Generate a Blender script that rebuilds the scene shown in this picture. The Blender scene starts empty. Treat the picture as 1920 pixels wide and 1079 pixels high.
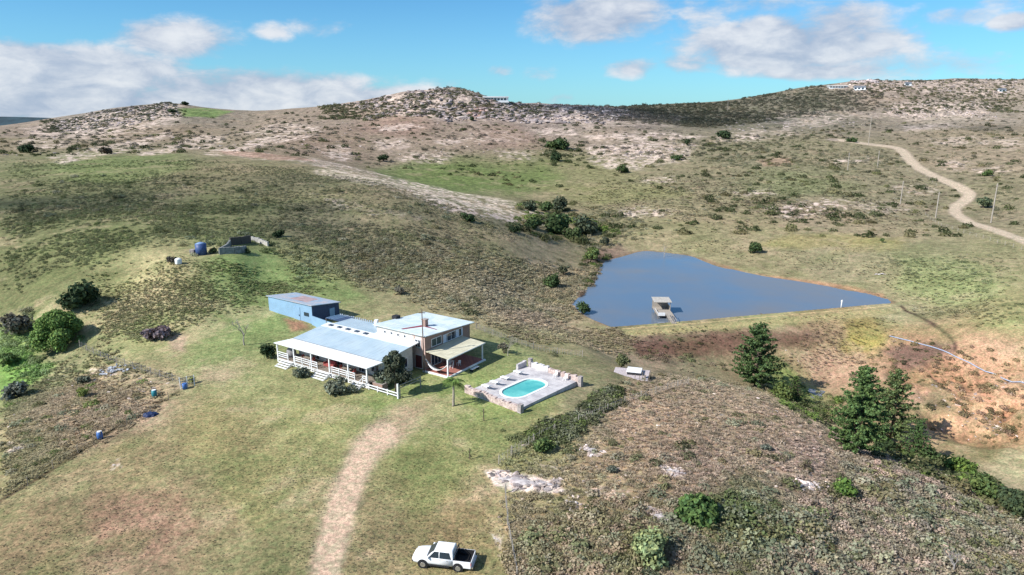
import bpy, bmesh, math, random
import numpy as np
from mathutils import Vector, Matrix
random.seed(7); rng = np.random.default_rng(7)
R = math.radians
S = bpy.context.scene; COL = S.collection
# ------------------------------------------------------------------ camera, sky, sun
CH, PITCH, F = 38.0, R(14.2), 1280.0
cam = bpy.data.objects.new('camera', bpy.data.cameras.new('camera')); COL.objects.link(cam)
cam.location = (0, 0, CH); cam.rotation_euler = (R(90)-PITCH, 0, 0)
cam.data.sensor_width = 36; cam.data.lens = 24; cam.data.clip_start = 0.5; cam.data.clip_end = 30000
S.camera = cam
S.view_settings.view_transform = 'Standard'; S.view_settings.look = 'None'
S.view_settings.exposure = 0.50; S.view_settings.gamma = 1
SUN_EL, SUN_AZ = R(39), math.atan2(-.89, -.45)          # azimuth measured from +Y towards +X
sd = Vector((math.sin(SUN_AZ)*math.cos(SUN_EL), math.cos(SUN_AZ)*math.cos(SUN_EL), math.sin(SUN_EL)))
L = bpy.data.lights.new('sun', 'SUN'); L.energy = 5.0; L.angle = R(.5); L.color = (1, .975, .94)
sun = bpy.data.objects.new('sun', L); COL.objects.link(sun); sun.rotation_euler = sd.to_track_quat('Z', 'Y').to_euler()

class NT:                                               # small node-tree writer
    def __init__(s, t): s.t = t; s.n = t.nodes; s.l = t.links
    def new(s, kind, **kw):
        n = s.n.new(kind)
        for k, v in kw.items(): setattr(n, k, v)
        return n
    def put(s, sock, v):
        if isinstance(v, bpy.types.NodeSocket): s.l.new(v, sock)
        elif v is not None: sock.default_value = v
    def math(s, op, a, b=None, c=None, clamp=False):
        n = s.new('ShaderNodeMath', operation=op, use_clamp=clamp)
        for i, v in enumerate((a, b, c)):
            if v is not None: s.put(n.inputs[i], v)
        return n.outputs[0]
    def noise(s, vec, scale, detail=4, rough=.5, dist=0, col=False):
        n = s.new('ShaderNodeTexNoise'); s.put(n.inputs['Vector'], vec)
        n.inputs['Scale'].default_value = scale; n.inputs['Detail'].default_value = detail
        n.inputs['Roughness'].default_value = rough; n.inputs['Distortion'].default_value = dist
        return n.outputs[1 if col else 0]
    def ramp(s, v, a, b, lo=0., hi=1.):
        n = s.new('ShaderNodeMapRange', interpolation_type='SMOOTHSTEP'); s.put(n.inputs[0], v)
        for i, q in enumerate((a, b, lo, hi)): n.inputs[1+i].default_value = q
        return n.outputs[0]
    def mix(s, f, a, b, mode='MIX'):
        n = s.new('ShaderNodeMix', data_type='RGBA', blend_type=mode)
        s.put(n.inputs[0], f); s.put(n.inputs[6], a); s.put(n.inputs[7], b)
        return n.outputs[2]

def lin(c, k=1.0):                                      # 0-255 sRGB -> linear
    return tuple((((v/255)/12.92) if v/255 <= .04045 else ((v/255+.055)/1.055)**2.4)*k for v in c[:3])

W = bpy.data.worlds.new("World"); S.world = W; W.use_nodes = True
w = NT(W.node_tree); w.n.clear()
sky = w.new('ShaderNodeTexSky', sky_type='NISHITA', sun_disc=False, sun_elevation=SUN_EL, sun_rotation=SUN_AZ,
            altitude=300, air_density=1.0, dust_density=0.3, ozone_density=2.2)
tc = w.new('ShaderNodeTexCoord'); sx = w.new('ShaderNodeSeparateXYZ'); w.l.new(tc.outputs['Generated'], sx.inputs[0])
az = w.math('ARCTAN2', sx.outputs[0], sx.outputs[1]); el = w.math('ARCSINE', sx.outputs[2])
cv = w.new('ShaderNodeCombineXYZ'); w.l.new(az, cv.inputs[0]); w.l.new(w.math('MULTIPLY', el, 2.2), cv.inputs[1])
n1 = w.noise(cv.outputs[0], 7, 7, .55); n2 = w.noise(cv.outputs[0], 20, 6, .6, .3); n3 = w.noise(cv.outputs[0], 2.6, 5, .5)
BLOBS = [(100,150,240,50,1.15),(60,195,380,40,1.2),(330,90,105,38,.8),(440,168,270,36,1.0),(600,188,320,28,.95),(1120,38,140,48,1.1),
  (1050,20,70,38,.7),(1480,95,200,52,1.15),(1570,62,95,40,.9),(1340,100,150,42,.55),(1190,128,60,20,.7),(1290,122,70,24,.7),
  (1320,45,90,45,.45),(1450,10,170,28,.5),(1640,100,110,55,.45),(1790,60,60,16,.5),(1900,75,40,16,.8),(1760,120,70,30,.35),
  (515,70,34,14,.35),(605,55,60,18,.3),(720,75,40,16,.25),(935,135,28,14,.5),(1010,140,34,16,.35),(1050,188,45,14,.5),(1700,135,160,22,.5),(1900,25,70,26,.5),
  (1520,140,150,18,.9),(860,155,60,10,.3)]
dens = None; shade = None
for (bx, by, rx, ry, st) in BLOBS:
    th = math.atan((540-by)/F) - PITCH
    a0 = math.atan2((bx-960)/F, math.cos(PITCH)+math.sin(PITCH)*(540-by)/F); ra, re = rx/F*.95, ry/F
    dx = w.math('MULTIPLY_ADD', az, 1/ra, -a0/ra); dy = w.math('MULTIPLY_ADD', el, 1/re, -th/re)
    q = w.math('ADD', w.math('MULTIPLY', dx, dx), w.math('MULTIPLY', dy, dy))
    v = w.math('MULTIPLY', w.math('SUBTRACT', 1.35, q), st, clamp=False)
    v = w.math('MAXIMUM', v, -1.0)
    dens = v if dens is None else w.math('SMOOTH_MAX', dens, v, .2)
hi = w.ramp(el, .17, .35)                               # looser cover higher up, outside the frame
over = w.math('MULTIPLY', w.math('MULTIPLY_ADD', n3, 5.0, -2.2), hi)
dens = w.math('ADD', w.math('MAXIMUM', dens, w.math('SUBTRACT', over, w.math('SUBTRACT', 1.0, hi))), w.math('MULTIPLY_ADD', n1, 3.2, -1.85))
dens = w.math('ADD', dens, w.math('MULTIPLY_ADD', n2, 1.5, -.75))
alpha = w.ramp(dens, -.12, .85, 0, .93)
haze = w.ramp(el, -.02, .20, .30, 0.0)
lum = w.ramp(w.math('ADD', w.math('MULTIPLY', n2, .8), w.math('MULTIPLY', n1, .9)), .6, 1.15)
ccol = w.mix(lum, (3.7, 4.5, 6.0, 1), (8.0, 8.2, 8.6, 1))
tint = w.mix(1.0, sky.outputs[0], (0.50, 1.02, 1.36, 1), 'MULTIPLY')
tint = w.mix(haze, tint, (4.0, 7.5, 9.5, 1))
skyc = w.mix(alpha, tint, ccol)
bg = w.new('ShaderNodeBackground'); bg.inputs[1].default_value = .074; w.l.new(skyc, bg.inputs[0])
ow = w.new('ShaderNodeOutputWorld'); w.l.new(bg.outputs[0], ow.inputs[0])

# ------------------------------------------------------------------ helpers: photo pixel <-> ground
sp, cp = math.sin(PITCH), math.cos(PITCH)
def ray(px, py):
    a, b = (px-960)/F, (540-py)/F
    return np.array([a, cp+b*sp, -sp+b*cp])
def at_z(px, py, z):
    d = ray(px, py); t = (z-CH)/d[2]; return np.array([d[0]*t, d[1]*t, z])
def at_Y(px, py, Y):
    d = ray(px, py); t = Y/d[1]; return np.array([d[0]*t, Y, CH+d[2]*t])
def pix(x, y, z):
    zc = y*cp+(CH-z)*sp; return 960+F*x/zc, 540-F*((z-CH)*cp+y*sp)/zc

# ------------------------------------------------------------------ terrain heights
ZP = [(600,1079,.3),(100,1079,-.2),(0,950,-1),(300,900,0),(850,1040,0),(850,850,0),(700,800,0),(500,760,0),(350,720,0),(200,820,-.6),
 (30,800,-2),(0,700,-4.5),(60,700,-4),(100,655,-2.5),(200,650,-.8),(300,610,.8),(450,650,.4),(540,700,0),(740,740,0),(660,735,0),(880,700,0),(800,690,0),
 (640,650,0),(700,640,0),(800,640,0),(586,604,.7),(506,586,1.2),(640,590,.6),(420,590,1.5),(560,545,2.2),(480,515,4.2),(375,478,7.5),(450,488,6.8),(330,495,7.2),
 (105,575,2),(0,560,1),(0,480,5.5),(150,480,7),(220,540,3.6),(300,380,11.5),(0,380,11),(150,330,15),(600,400,9),(600,460,5.5),(700,520,1.6),(800,560,0),
 (900,600,-1.5),(1000,560,-5),(1060,600,-6.7),(1100,655,-4),(1060,690,-.8),(1000,660,-1.2),(950,660,-.2),(1130,700,-1),(1180,712,-1.3),(1000,700,0),(1070,740,-.2),(975,775,0),
 (850,450,3),(950,480,-1),(1050,500,-5),(1100,520,-7.2),(900,410,4.5),(750,400,9),(700,345,13),(560,305,16),(300,290,17),(0,285,17),(430,298,17),
 (850,375,7),(930,392,3),(1000,405,-1),(1110,470,-7),
 (800,340,2),(950,340,0),(700,310,8),(900,300,8),(1000,380,-3),(1050,430,-5),(1130,450,-6.5),(1200,440,-5.5),(1300,400,-3),(1300,330,3),(1200,300,7),(1050,280,12),
 (1400,460,-6.5),(1500,460,-5.5),(1500,400,-3),(1640,545,-7.3),(1700,500,-5),(1900,480,-3),(1900,560,-2),(1750,560,-6.2),(1800,640,-7),(1900,620,-4),(1900,700,-9),(1700,640,-9),
 (1690,590,-7),(1600,400,-3),(1750,400,-4.5),(1850,390,-3.5),(1900,430,-3),(1900,350,3),(1700,300,9),(1550,260,20),(1900,270,17),
 (950,940,.3),(970,1079,.3),(1200,1000,1.2),(1100,850,.5),(1000,800,0),(1250,780,-.2),(1150,760,-.4),(1350,900,1.2),(1500,900,-.3),(1350,745,-2.5),(1425,745,-4.4),
 (1500,785,-4.6),(1560,812,-5),(1600,950,-2),(1750,1000,-4),(1640,862,-5.5),(1730,885,-6.5),(1900,985,-8),(1920,1079,-6),(1500,1079,0),(1250,722,-2),(1310,724,-2.6),
 (1250,672,-13),(1150,668,-8),(1330,690,-13.5),(1420,722,-12),(1520,740,-14.5),(1650,720,-12),(1620,846,-15),(1750,840,-15.5),(1900,880,-15),(1850,760,-13),(1920,800,-12.5),(1480,700,-13.5),(1600,660,-12.5)]
YP = [(300,250,620),(100,262,560),(600,250,560),(850,250,600),(1050,240,650),(1200,250,620),(0,238,750),(150,245,700),(320,194,850),(210,204,850),(100,222,840),(30,234,830),(440,207,870),
 (560,204,900),(640,196,880),(700,185,850),(760,172,820),(850,166,800),(900,176,790),(930,190,775),(1000,193,820),(1100,200,850),(1200,198,900),(1275,194,925),(1350,190,950),(1425,179,970),(1500,165,1000),(1545,160,1000),(1660,152,1030),(1860,149,1120),(2000,150,1170),(2200,152,1200),(2400,154,1250),
 (1580,156,1000),(1615,150,1000),(1700,151,1050),(1800,147,1100),(1920,149,1150),(850,215,700),(700,215,720),(1000,220,720),(1300,230,760),(1500,230,760),(1700,220,800),(1900,200,900),
 (1600,200,850),(1400,210,840),(1600,170,930),(450,235,720)]
P3 = [at_z(*q) for q in ZP]+[at_Y(*q) for q in YP]
for q in YP:
    p = at_Y(*q)
    if q[2] > 760 and q[:2] not in ((1300,230),(1500,230),(1700,220),(1900,200),(1600,200),(1400,210),(1600,170),(450,235),(100,222),(210,204)): P3.append(np.array([p[0]*1.16, p[1]*1.16, p[2]-14])); P3.append(np.array([p[0]*1.6, p[1]*1.6, p[2]-70])); P3.append(np.array([p[0]*3, p[1]*3, -40]))
for Z, (y0, z0) in enumerate(((12,0),(25,.2),(40,.3))):
    for xx in (-60,-30,0,20,50): P3.append(np.array([xx, y0, z0]))
for px, pts in ((-500,((1079,-1.5),(900,-3),(700,-5),(560,0),(480,6),(380,11),(290,16))),(2400,((1079,-9),(900,-14),(760,-10),(600,-3),(480,0),(400,2),(300,16)))):
    for py, z in pts: P3.append(at_z(px, py, z))
P3.append(at_Y(-500,240,750)); P3.append(at_Y(-500,222,1000)); P3.append(at_Y(2300,190,950))
P3 = np.array(P3)
def uvc(x, y): return np.arctan2(x, y)*2.2, np.log(np.maximum(np.hypot(x, y), 1e-3))
cu, cvv = uvc(P3[:,0], P3[:,1]); EPS = .05
def ker(du, dv): return np.sqrt(du*du+dv*dv+EPS*EPS)
n = len(P3); A = np.zeros((n+3, n+3)); A[:n,:n] = ker(cu[:,None]-cu, cvv[:,None]-cvv)-np.eye(n)*.004
A[:n,n] = 1; A[:n,n+1] = cu; A[:n,n+2] = cvv; A[n:,:n] = A[:n,n:].T
WT = np.linalg.solve(A, np.concatenate([P3[:,2], np.zeros(3)]))
def rbf(x, y):
    u, v = uvc(x, y); out = WT[n]+WT[n+1]*u+WT[n+2]*v
    for k in range(n): out += WT[k]*ker(u-cu[k], v-cvv[k])
    return out
def hash2(ix, iy, s):
    h = (ix.astype(np.int64)*374761393+iy.astype(np.int64)*668265263+s*1442695041) & 0xffffffff
    h = ((h ^ (h >> 13))*1274126177) & 0xffffffff
    return ((h ^ (h >> 16)) & 0xffff)/65535.0
def vnoise(x, y, s=0):
    ix = np.floor(x); iy = np.floor(y); fx = x-ix; fy = y-iy; fx = fx*fx*(3-2*fx); fy = fy*fy*(3-2*fy)
    a = hash2(ix, iy, s); b = hash2(ix+1, iy, s); c = hash2(ix, iy+1, s); d = hash2(ix+1, iy+1, s)
    return (a+(b-a)*fx)*(1-fy)+(c+(d-c)*fx)*fy
def fbm(x, y, sc, o=4, s=0, g=.5):
    t = 0; a = 1; m = 0
    for k in range(o):
        t = t+a*vnoise(x/sc*2**k+17.3*k, y/sc*2**k-9.1*k, s+k); m += a; a *= g
    return t/m*2-1
def sstep(a, b, x):
    t = np.clip((x-a)/(b-a), 0, 1); return t*t*(3-2*t)
def polysd(x, y, P):                                    # signed distance to polygon, negative inside
    d = np.full(x.shape, 1e18); ins = np.zeros(x.shape, bool); m = len(P)
    for i in range(m):
        ax, ay = P[i]; bx, by = P[(i+1) % m]; ex, ey = bx-ax, by-ay; L2 = ex*ex+ey*ey+1e-12
        t = np.clip(((x-ax)*ex+(y-ay)*ey)/L2, 0, 1)
        d = np.minimum(d, (x-ax-t*ex)**2+(y-ay-t*ey)**2)
        c = ((ay > y) != (by > y)) & (x < (bx-ax)*(y-ay)/(by-ay+1e-12)+ax); ins ^= c
    return np.where(ins, -1, 1)*np.sqrt(d)
def lined(x, y, P):
    d = np.full(x.shape, 1e18)
    for (ax, ay), (bx, by) in zip(P[:-1], P[1:]):
        ex, ey = bx-ax, by-ay; L2 = ex*ex+ey*ey+1e-12; t = np.clip(((x-ax)*ex+(y-ay)*ey)/L2, 0, 1)
        d = np.minimum(d, (x-ax-t*ex)**2+(y-ay-t*ey)**2)
    return np.sqrt(d)
WZ = -8.0
def spline(P, k=6):
    P = np.array(P, float); Q = []
    for i in range(len(P)-1):
        p0, p1, p2, p3 = P[max(i-1,0)], P[i], P[i+1], P[min(i+2,len(P)-1)]
        for t in np.arange(k)/k: Q.append(.5*((2*p1)+(-p0+p2)*t+(2*p0-5*p1+4*p2-p3)*t*t+(-p0+3*p1-3*p2+p3)*t**3))
    Q.append(P[-1]); return np.array(Q)
POND_PX = [(1076,572),(1092,557),(1108,540),(1122,523),(1128,506),(1142,490),(1172,480),(1205,472),(1248,475),(1300,483),(1345,500),(1420,518),(1500,530),
 (1580,544),(1630,553),(1668,568),(1600,577),(1500,585),(1400,594),(1300,603),(1225,609),(1165,614),(1130,604),(1100,590)]
POND = np.array([at_z(a, b, WZ)[:2] for a, b in POND_PX])
POND = spline(np.vstack([POND, POND[:1]]), 5)[:-1]
DAM = np.array([at_z(a, b, -7.2)[:2] for a, b in ((1140,622),(1165,617),(1300,606),(1400,597),(1500,588),(1600,580),(1672,573),(1720,577))])
def height(x, y, micro=True):
    h = rbf(x, y)
    sdp = polysd(x, y, POND); nr = sdp < 40
    bank = WZ+np.where(sdp < 0, np.maximum(sdp*.25, -2), sdp*.06)
    wgt = sstep(28, 4, sdp); h = h*(1-wgt)+bank*wgt
    dd = lined(x, y, DAM); dam = -7.25-np.maximum(dd-2.0, 0)*.5
    h = np.where(sdp > 0, np.maximum(h, dam), h)
    # pushed away from nothing: lawn around the buildings is graded level
    pl = np.exp(-(((x+22)/24)**2+((y-103)/17)**2)**3); h = h*(1-pl)+0*pl
    return h
# ------------------------------------------------------------------ terrain grid (rings round the camera foot)
th = np.concatenate([np.linspace(-76,-41,40,endpoint=False), np.linspace(-41,41,960,endpoint=False), np.linspace(41,76,41)])
th = np.radians(th); NV = 930
lr = np.concatenate([np.linspace(math.log(6), math.log(38), 60, endpoint=False), np.linspace(math.log(38), math.log(1300), NV-100), np.linspace(math.log(1300), math.log(9000), 41)[1:]])
TH, LR = np.meshgrid(th, lr); X = np.sin(TH)*np.exp(LR); Y = np.cos(TH)*np.exp(LR)
H0 = height(X, Y)
def hsample(x, y, G):
    t = np.interp(np.arctan2(x, y), th, np.arange(len(th))); r = np.interp(np.log(np.maximum(np.hypot(x, y), 7)), lr, np.arange(len(lr)))
    i = np.clip(np.floor(t).astype(int), 0, len(th)-2); j = np.clip(np.floor(r).astype(int), 0, len(lr)-2); a = t-i; b = r-j
    return (G[j,i]*(1-a)+G[j,i+1]*a)*(1-b)+(G[j+1,i]*(1-a)+G[j+1,i+1]*a)*b
def ground(px, py, G=None):                             # point where the line of sight meets the ground
    G = H0 if G is None else G
    d = ray(px, py); t = np.exp(np.linspace(math.log(25), math.log(2500), 2400))
    z = CH+d[2]*t; h = hsample(d[0]*t, d[1]*t, G); k = np.nonzero(z < h)[0]
    if len(k) == 0: return None
    k = k[0]; a, b = t[k-1], t[k]
    for _ in range(18):
        m = (a+b)/2
        if CH+d[2]*m < hsample(np.array([d[0]*m]), np.array([d[1]*m]), G)[0]: b = m
        else: a = m
    return Vector((d[0]*b, d[1]*b, CH+d[2]*b))
def gz(x, y): return float(hsample(np.array([x]), np.array([y]), H1)[0])
UU, VV = TH*2.2, LR
def gpts(pts):
    o = []
    for a, b in pts:
        p = ground(a, b)
        if p is None:
            for db in range(2, 60, 2):
                p = ground(a, b+db)
                if p is not None: break
        o.append(p)
    return o
def toUV(ps): return np.array([(math.atan2(p.x, p.y)*2.2, math.log(math.hypot(p.x, p.y))) for p in ps])
# colours the ground itself has (0-255, photo reading), at points of the ground
GC = [(50,245,168,150,135),(150,235,160,152,145),(320,212,150,142,130),(300,250,160,143,120),(600,225,165,148,134),(600,270,162,140,122),(750,240,172,142,128),(950,260,170,144,130),(750,275,168,150,132),(450,265,160,146,122),(850,195,165,150,146),
(850,250,166,147,132),(1000,230,164,148,142),(1100,220,165,155,150),(1150,250,165,149,134),(1300,210,128,126,106),(1500,200,130,128,112),(1700,170,168,152,142),(1800,220,178,166,152),
(1850,250,176,160,132),(1600,290,155,148,115),(1400,290,146,142,110),(1300,330,152,146,110),(1100,330,148,148,96),(850,330,126,142,76),(1000,315,134,142,84),(1100,400,148,142,102),
(1500,400,165,150,122),(1500,350,142,150,100),(1300,450,154,150,104),(1400,430,158,150,108),(1700,350,152,146,114),(1850,300,172,156,130),(1900,380,152,146,112),(1700,470,150,150,104),
(1800,530,152,158,100),(1900,600,158,158,98),(1600,500,152,148,108),(1620,445,168,154,120),(0,270,155,143,112),(200,310,128,142,82),(400,330,142,136,96),(100,370,122,126,80),(400,400,116,122,76),
(200,450,112,122,70),(600,420,124,122,92),(700,480,128,122,92),(850,480,144,134,102),(600,360,134,132,92),(700,380,138,132,96),(950,560,170,158,126),(1000,520,158,148,112),
(850,560,154,147,106),(1000,600,152,132,110),(1050,640,152,146,100),(950,500,150,142,104),(300,520,164,158,108),(450,510,128,152,82),(600,520,142,150,90),(200,560,142,147,90),(50,540,108,116,68),
(300,600,142,150,90),(480,600,124,150,78),(450,690,146,154,94),(600,780,150,154,88),(0,690,125,165,72),(100,690,140,142,98),(150,760,164,146,112),(50,870,142,138,90),(280,760,160,144,110),(180,800,162,146,106),
(250,850,145,134,90),(100,980,136,124,84),(250,1000,152,130,100),(450,900,154,144,92),(500,1050,134,132,84),(620,700,146,152,96),(350,900,152,140,96),(150,900,146,134,94),(400,820,148,142,86),(700,1000,142,132,88),(800,900,132,136,76),
(850,980,147,132,86),(900,800,132,142,76),(1000,800,134,138,80),(750,760,130,150,76),(950,680,142,156,90),(1100,740,134,132,95),(880,740,132,150,76),(1200,780,174,148,118),(1350,760,176,154,122),(1450,800,172,148,120),(1250,830,168,142,112),(1600,900,156,140,112),
(1300,850,162,138,116),(1500,850,168,144,126),(1150,880,162,142,108),(1050,980,150,136,96),(1200,1050,128,122,76),(1400,980,112,118,74),(1500,1050,166,148,122),(1700,1000,162,146,122),(1300,1060,150,136,104),(1700,950,160,142,124),
(1850,1040,150,136,110),(1650,870,162,138,118),(1250,640,140,114,98),(1400,650,140,116,90),(1550,620,160,140,98),(1610,640,150,140,66),(1550,690,166,134,106),(1700,680,170,132,98),
(1800,740,190,144,108),(1850,700,182,144,112),(1850,780,196,158,122),(1850,845,132,126,80),(1900,885,170,164,122),(1480,705,140,150,80),(1300,690,134,128,95),(1420,600,154,156,100),(1250,612,154,156,100),(1680,590,160,156,112)]
gp = gpts([(a, b) for a, b, *_ in GC]); guv = toUV(gp)
gcol = np.array([lin(c[2:]) for c in GC])
wu = UU+fbm(X, Y, 30, 4, 3)*.03+fbm(X, Y, 6, 3, 8)*.008; wv = VV+fbm(X, Y, 30, 4, 5)*.05+fbm(X, Y, 6, 3, 9)*.012
num = np.zeros(X.shape+(3,)); den = np.zeros(X.shape)
for k in range(len(GC)):
    d2 = (wu-guv[k,0])**2+((wv-guv[k,1])*1.0)**2+1e-4; wt_ = d2**-1.8; den += wt_; num += wt_[...,None]*gcol[k]
CG = num/den[...,None]; del num, den
SM = np.zeros(X.shape); RK = np.zeros(X.shape)                                  # how rocky (raises micro relief)
big, mid, fin = fbm(X, Y, 40, 4, 21), fbm(X, Y, 9, 4, 22), fbm(X, Y, 2.2, 4, 23)
fuv = fbm(UU*100, VV*140, 5, 5, 41); fuv2 = fbm(UU*100, VV*220, 1.3, 4, 43)
def patch(pts, col, edge=.012, st=1., na=.02, rock=0., line=None, k=None, vs=1., ragged=0., up=0):
    pts = [(a, b-up) for a, b in pts] if up else pts
    uv = toUV(gpts(pts)); s = np.array([1, 1/vs])
    b0 = uv.min(0)-.1*np.array([1, vs]); b1 = uv.max(0)+.1*np.array([1, vs])
    i0, i1 = np.searchsorted(th*2.2, (b0[0], b1[0])); j0, j1 = np.searchsorted(lr, (b0[1], b1[1])); sl = (slice(j0, j1), slice(i0, i1))
    u = UU[sl]+fuv[sl]*na; v = VV[sl]/vs+fuv2[sl]*na*.5+fuv[sl]*na*.6
    uv = uv*s
    d = polysd(u, v, uv) if line is None else lined(u, v, spline(uv, 4))-line
    m = sstep(edge, -edge, d)*st
    if ragged: m = m*sstep(-ragged, .25, fuv2[sl]+.4*fuv[sl])
    c = np.array(lin(col)); CG[sl] = CG[sl]*(1-m[...,None])+c*m[...,None]
    if col[0] > 210 and col[1] > 190: SM[sl] = np.maximum(SM[sl], m)
    if rock: RK[sl] = np.maximum(RK[sl], m*rock)
    return m
ROCKC = (216,197,192)
# --- green flushes and darker swards
patch([(690,318),(760,305),(900,312),(1010,318),(1060,335),(980,365),(900,362),(780,352)], (112,142,58), .03, .75, .03, vs=2)
patch([(335,205),(390,200),(440,210),(400,222),(345,220)], (118,158,66), .01, .9, .01)
patch([(110,300),(330,290),(360,318),(250,345),(120,340)], (124,146,72), .03, .6, .04)
patch([(420,480),(500,475),(560,500),(700,560),(640,570),(520,545),(420,520)], (120,152,74), .03, .7, .03)
patch([(430,570),(520,560),(520,640),(430,690),(330,700),(380,620)], (122,148,76), .03, .55, .03)
patch([(640,770),(740,745),(880,700),(1000,700),(1060,745),(980,790),(880,790),(780,790)], (122,148,66), .03, .6, .03)
patch([(730,830),(820,850),(900,870),(880,920),(760,910)], (122,138,68), .03, .5, .04)
patch([(400,860),(580,850),(560,960),(480,1000),(420,930)], (130,140,72), .03, .45, .04)
patch([(0,670),(60,660),(100,690),(50,730),(0,740)], (116,172,52), .02, .8, .02)
patch([(1440,690),(1500,690),(1545,730),(1520,760),(1450,740)], (130,152,62), .02, .75, .02)
patch([(1590,632),(1660,630),(1650,652),(1585,655)], (158,148,52), .015, .8, .02)
patch([(1700,480),(1840,490),(1880,560),(1760,570),(1680,540)], (140,160,92), .03, .6, .03)
patch([(1600,450),(1700,445),(1680,470),(1560,475)], (160,156,88), .02, .6, .03)
patch([(1480,440),(1600,440),(1700,455),(1500,470),(1420,462)], (168,160,74), .02, .5, .03)
patch([(1000,350),(1250,345),(1300,370),(1100,385)], (150,156,84), .03, .5, .03)
# --- browner patches
patch([(180,930),(330,930),(380,1000),(280,1060),(160,1010)], (158,122,98), .04, .6, .04)
patch([(0,930),(120,960),(100,1079),(0,1079)], (140,122,86), .04, .5, .04)
patch([(200,740),(300,745),(290,800),(150,850),(100,800)], (160,138,112), .03, .6, .04)
patch([(530,600),(572,602),(578,618),(545,622)], (168,112,92), .012, .8, .014)
patch([(740,830),(800,770),(760,755),(690,800)], (170,152,122), .03, .8, .03)
patch([(860,900),(930,860),(950,960),(880,940)], (160,144,106), .03, .5, .04)
patch([(380,690),(440,700),(420,725),(375,715)], (172,156,122), .02, .6, .02)
patch([(310,630),(350,628),(345,660),(315,655)], (178,148,132), .012, .7, .015)
patch([(1180,640),(1300,630),(1370,640),(1300,665),(1190,665)], (112,84,76), .02, .9, .02)
patch([(1270,640),(1300,628),(1500,612),(1580,625),(1500,645),(1350,662)], (130,100,86), .02, .75, .03)
patch([(1150,660),(1230,662),(1300,685),(1180,680)], (104,92,84), .012, .5, .02)
patch([(1420,660),(1620,655),(1650,690),(1560,740),(1470,690)], (176,142,112), .02, .6, .03)
patch([(1540,680),(1640,660),(1720,700),(1700,740),(1600,720)], (186,146,114), .02, .6, .035)
# eroded soil gully
patch([(1690,745),(1780,715),(1920,730),(1920,820),(1820,810),(1740,790)], (200,158,118), .025, .85, .03)
patch([(1690,660),(1800,650),(1920,665),(1920,715),(1800,712),(1700,700)], (182,142,104), .03, .7, .03, ragged=.3)
patch([(1780,730),(1850,715),(1920,735),(1900,765),(1800,760)], (196,132,98), .02, .55, .03, ragged=.2)
patch([(1700,735),(1760,740),(1790,760),(1750,775),(1700,760)], (128,108,98), .02, .7, .03)
patch([(1650,655),(1780,640),(1790,660),(1720,690),(1680,685)], (110,84,82), .012, .75, .02)
# pond shore
patch([(1330,490),(1400,512),(1500,524),(1590,538),(1655,553),(1668,568),(1600,548),(1500,534),(1380,515)], (196,146,104), .01, .95, .01)
patch([(1110,470),(1160,460),(1180,478),(1140,492),(1115,500)], (138,112,100), .015, .85, .015)
patch([(1295,484),(1340,490),(1350,502),(1300,488)], (170,150,110), .008, .8, .01)
# --- bare rock sheets on the far plateau and slopes
RS = [([(590,318),(640,325),(720,338),(800,352),(900,368),(960,380),(1010,402),(960,398),(900,392),(830,382),(760,362),(690,344),(600,326)],.85,0.4),
 ([(590,372),(640,378),(700,392),(790,402),(700,396),(620,384)],.5,.2),
 ([(100,290),(200,275),(300,258),(320,262),(240,282),(130,296)],.85,.4),([(310,272),(380,258),(420,262),(400,275),(330,278)],.8,.5),
 ([(380,280),(480,262),(560,248),(600,246),(590,258),(500,270),(420,282)],.85,.4),([(400,292),(480,288),(540,298),(640,305),(620,312),(500,300)],.6,.2),
 ([(30,270),(60,264),(140,268),(120,276),(40,276)],.7,.5),([(590,280),(640,276),(670,288),(640,298),(600,290)],.8,.4),([(430,252),(520,235),(580,238),(500,250)],.7,.6),
 ([(700,265),(760,262),(770,275),(710,276)],.6,.5),([(740,288),(850,290),(830,302),(760,298)],.7,.4),([(870,250),(960,250),(980,262),(900,264)],.4,.4),
 ([(930,285),(1000,288),(1000,298),(930,296)],.6,.5),([(1100,255),(1260,252),(1320,258),(1250,262),(1130,264)],.75,.5),([(1110,280),(1200,272),(1300,278),(1280,298),(1180,310),(1110,300)],.75,.6),
 ([(1440,390),(1540,378),(1590,382),(1570,398),(1480,402)],.95,.1),([(1580,382),(1680,380),(1720,392),(1640,398)],.45,.3),([(1160,395),(1200,390),(1265,398),(1220,406),(1165,402)],.7,.4),
 ([(1660,352),(1750,350),(1760,358),(1700,362)],.7,.3),([(1760,302),(1820,305),(1800,316),(1770,312)],.7,.3),([(1640,215),(1700,195),(1840,195),(1860,212),(1800,220),(1700,222)],.75,.6),
 ([(1740,262),(1830,258),(1860,268),(1760,272)],.6,.3),([(1860,262),(1920,262),(1910,278),(1870,275)],.6,.4),([(1440,248),(1480,236),(1500,250),(1460,256)],.6,.4),([(1380,250),(1440,246),(1420,262),(1370,262)],.6,.4),
 ([(650,192),(760,166),(850,160),(910,168),(1000,188),(1120,198),(1190,218),(1080,226),(940,222),(820,218),(740,214),(700,200)],.75,.7),([(600,195),(700,190),(720,205),(620,208)],.5,.6),
 ([(60,232),(190,204),(290,190),(330,194),(330,222),(220,238),(110,242)],.7,.7),([(60,246),(230,240),(330,236),(220,256),(80,256)],.55,.5),([(1540,152),(1600,144),(1700,146),(1680,175),(1590,168)],.6,.5),
 ([(1700,145),(1900,142),(1940,170),(1820,182),(1740,175)],.6,.7),([(1460,215),(1600,212),(1640,220),(1540,232),(1440,228)],.5,.6),([(1080,225),(1280,222),(1260,236),(1110,240)],.4,.5)]
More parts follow.
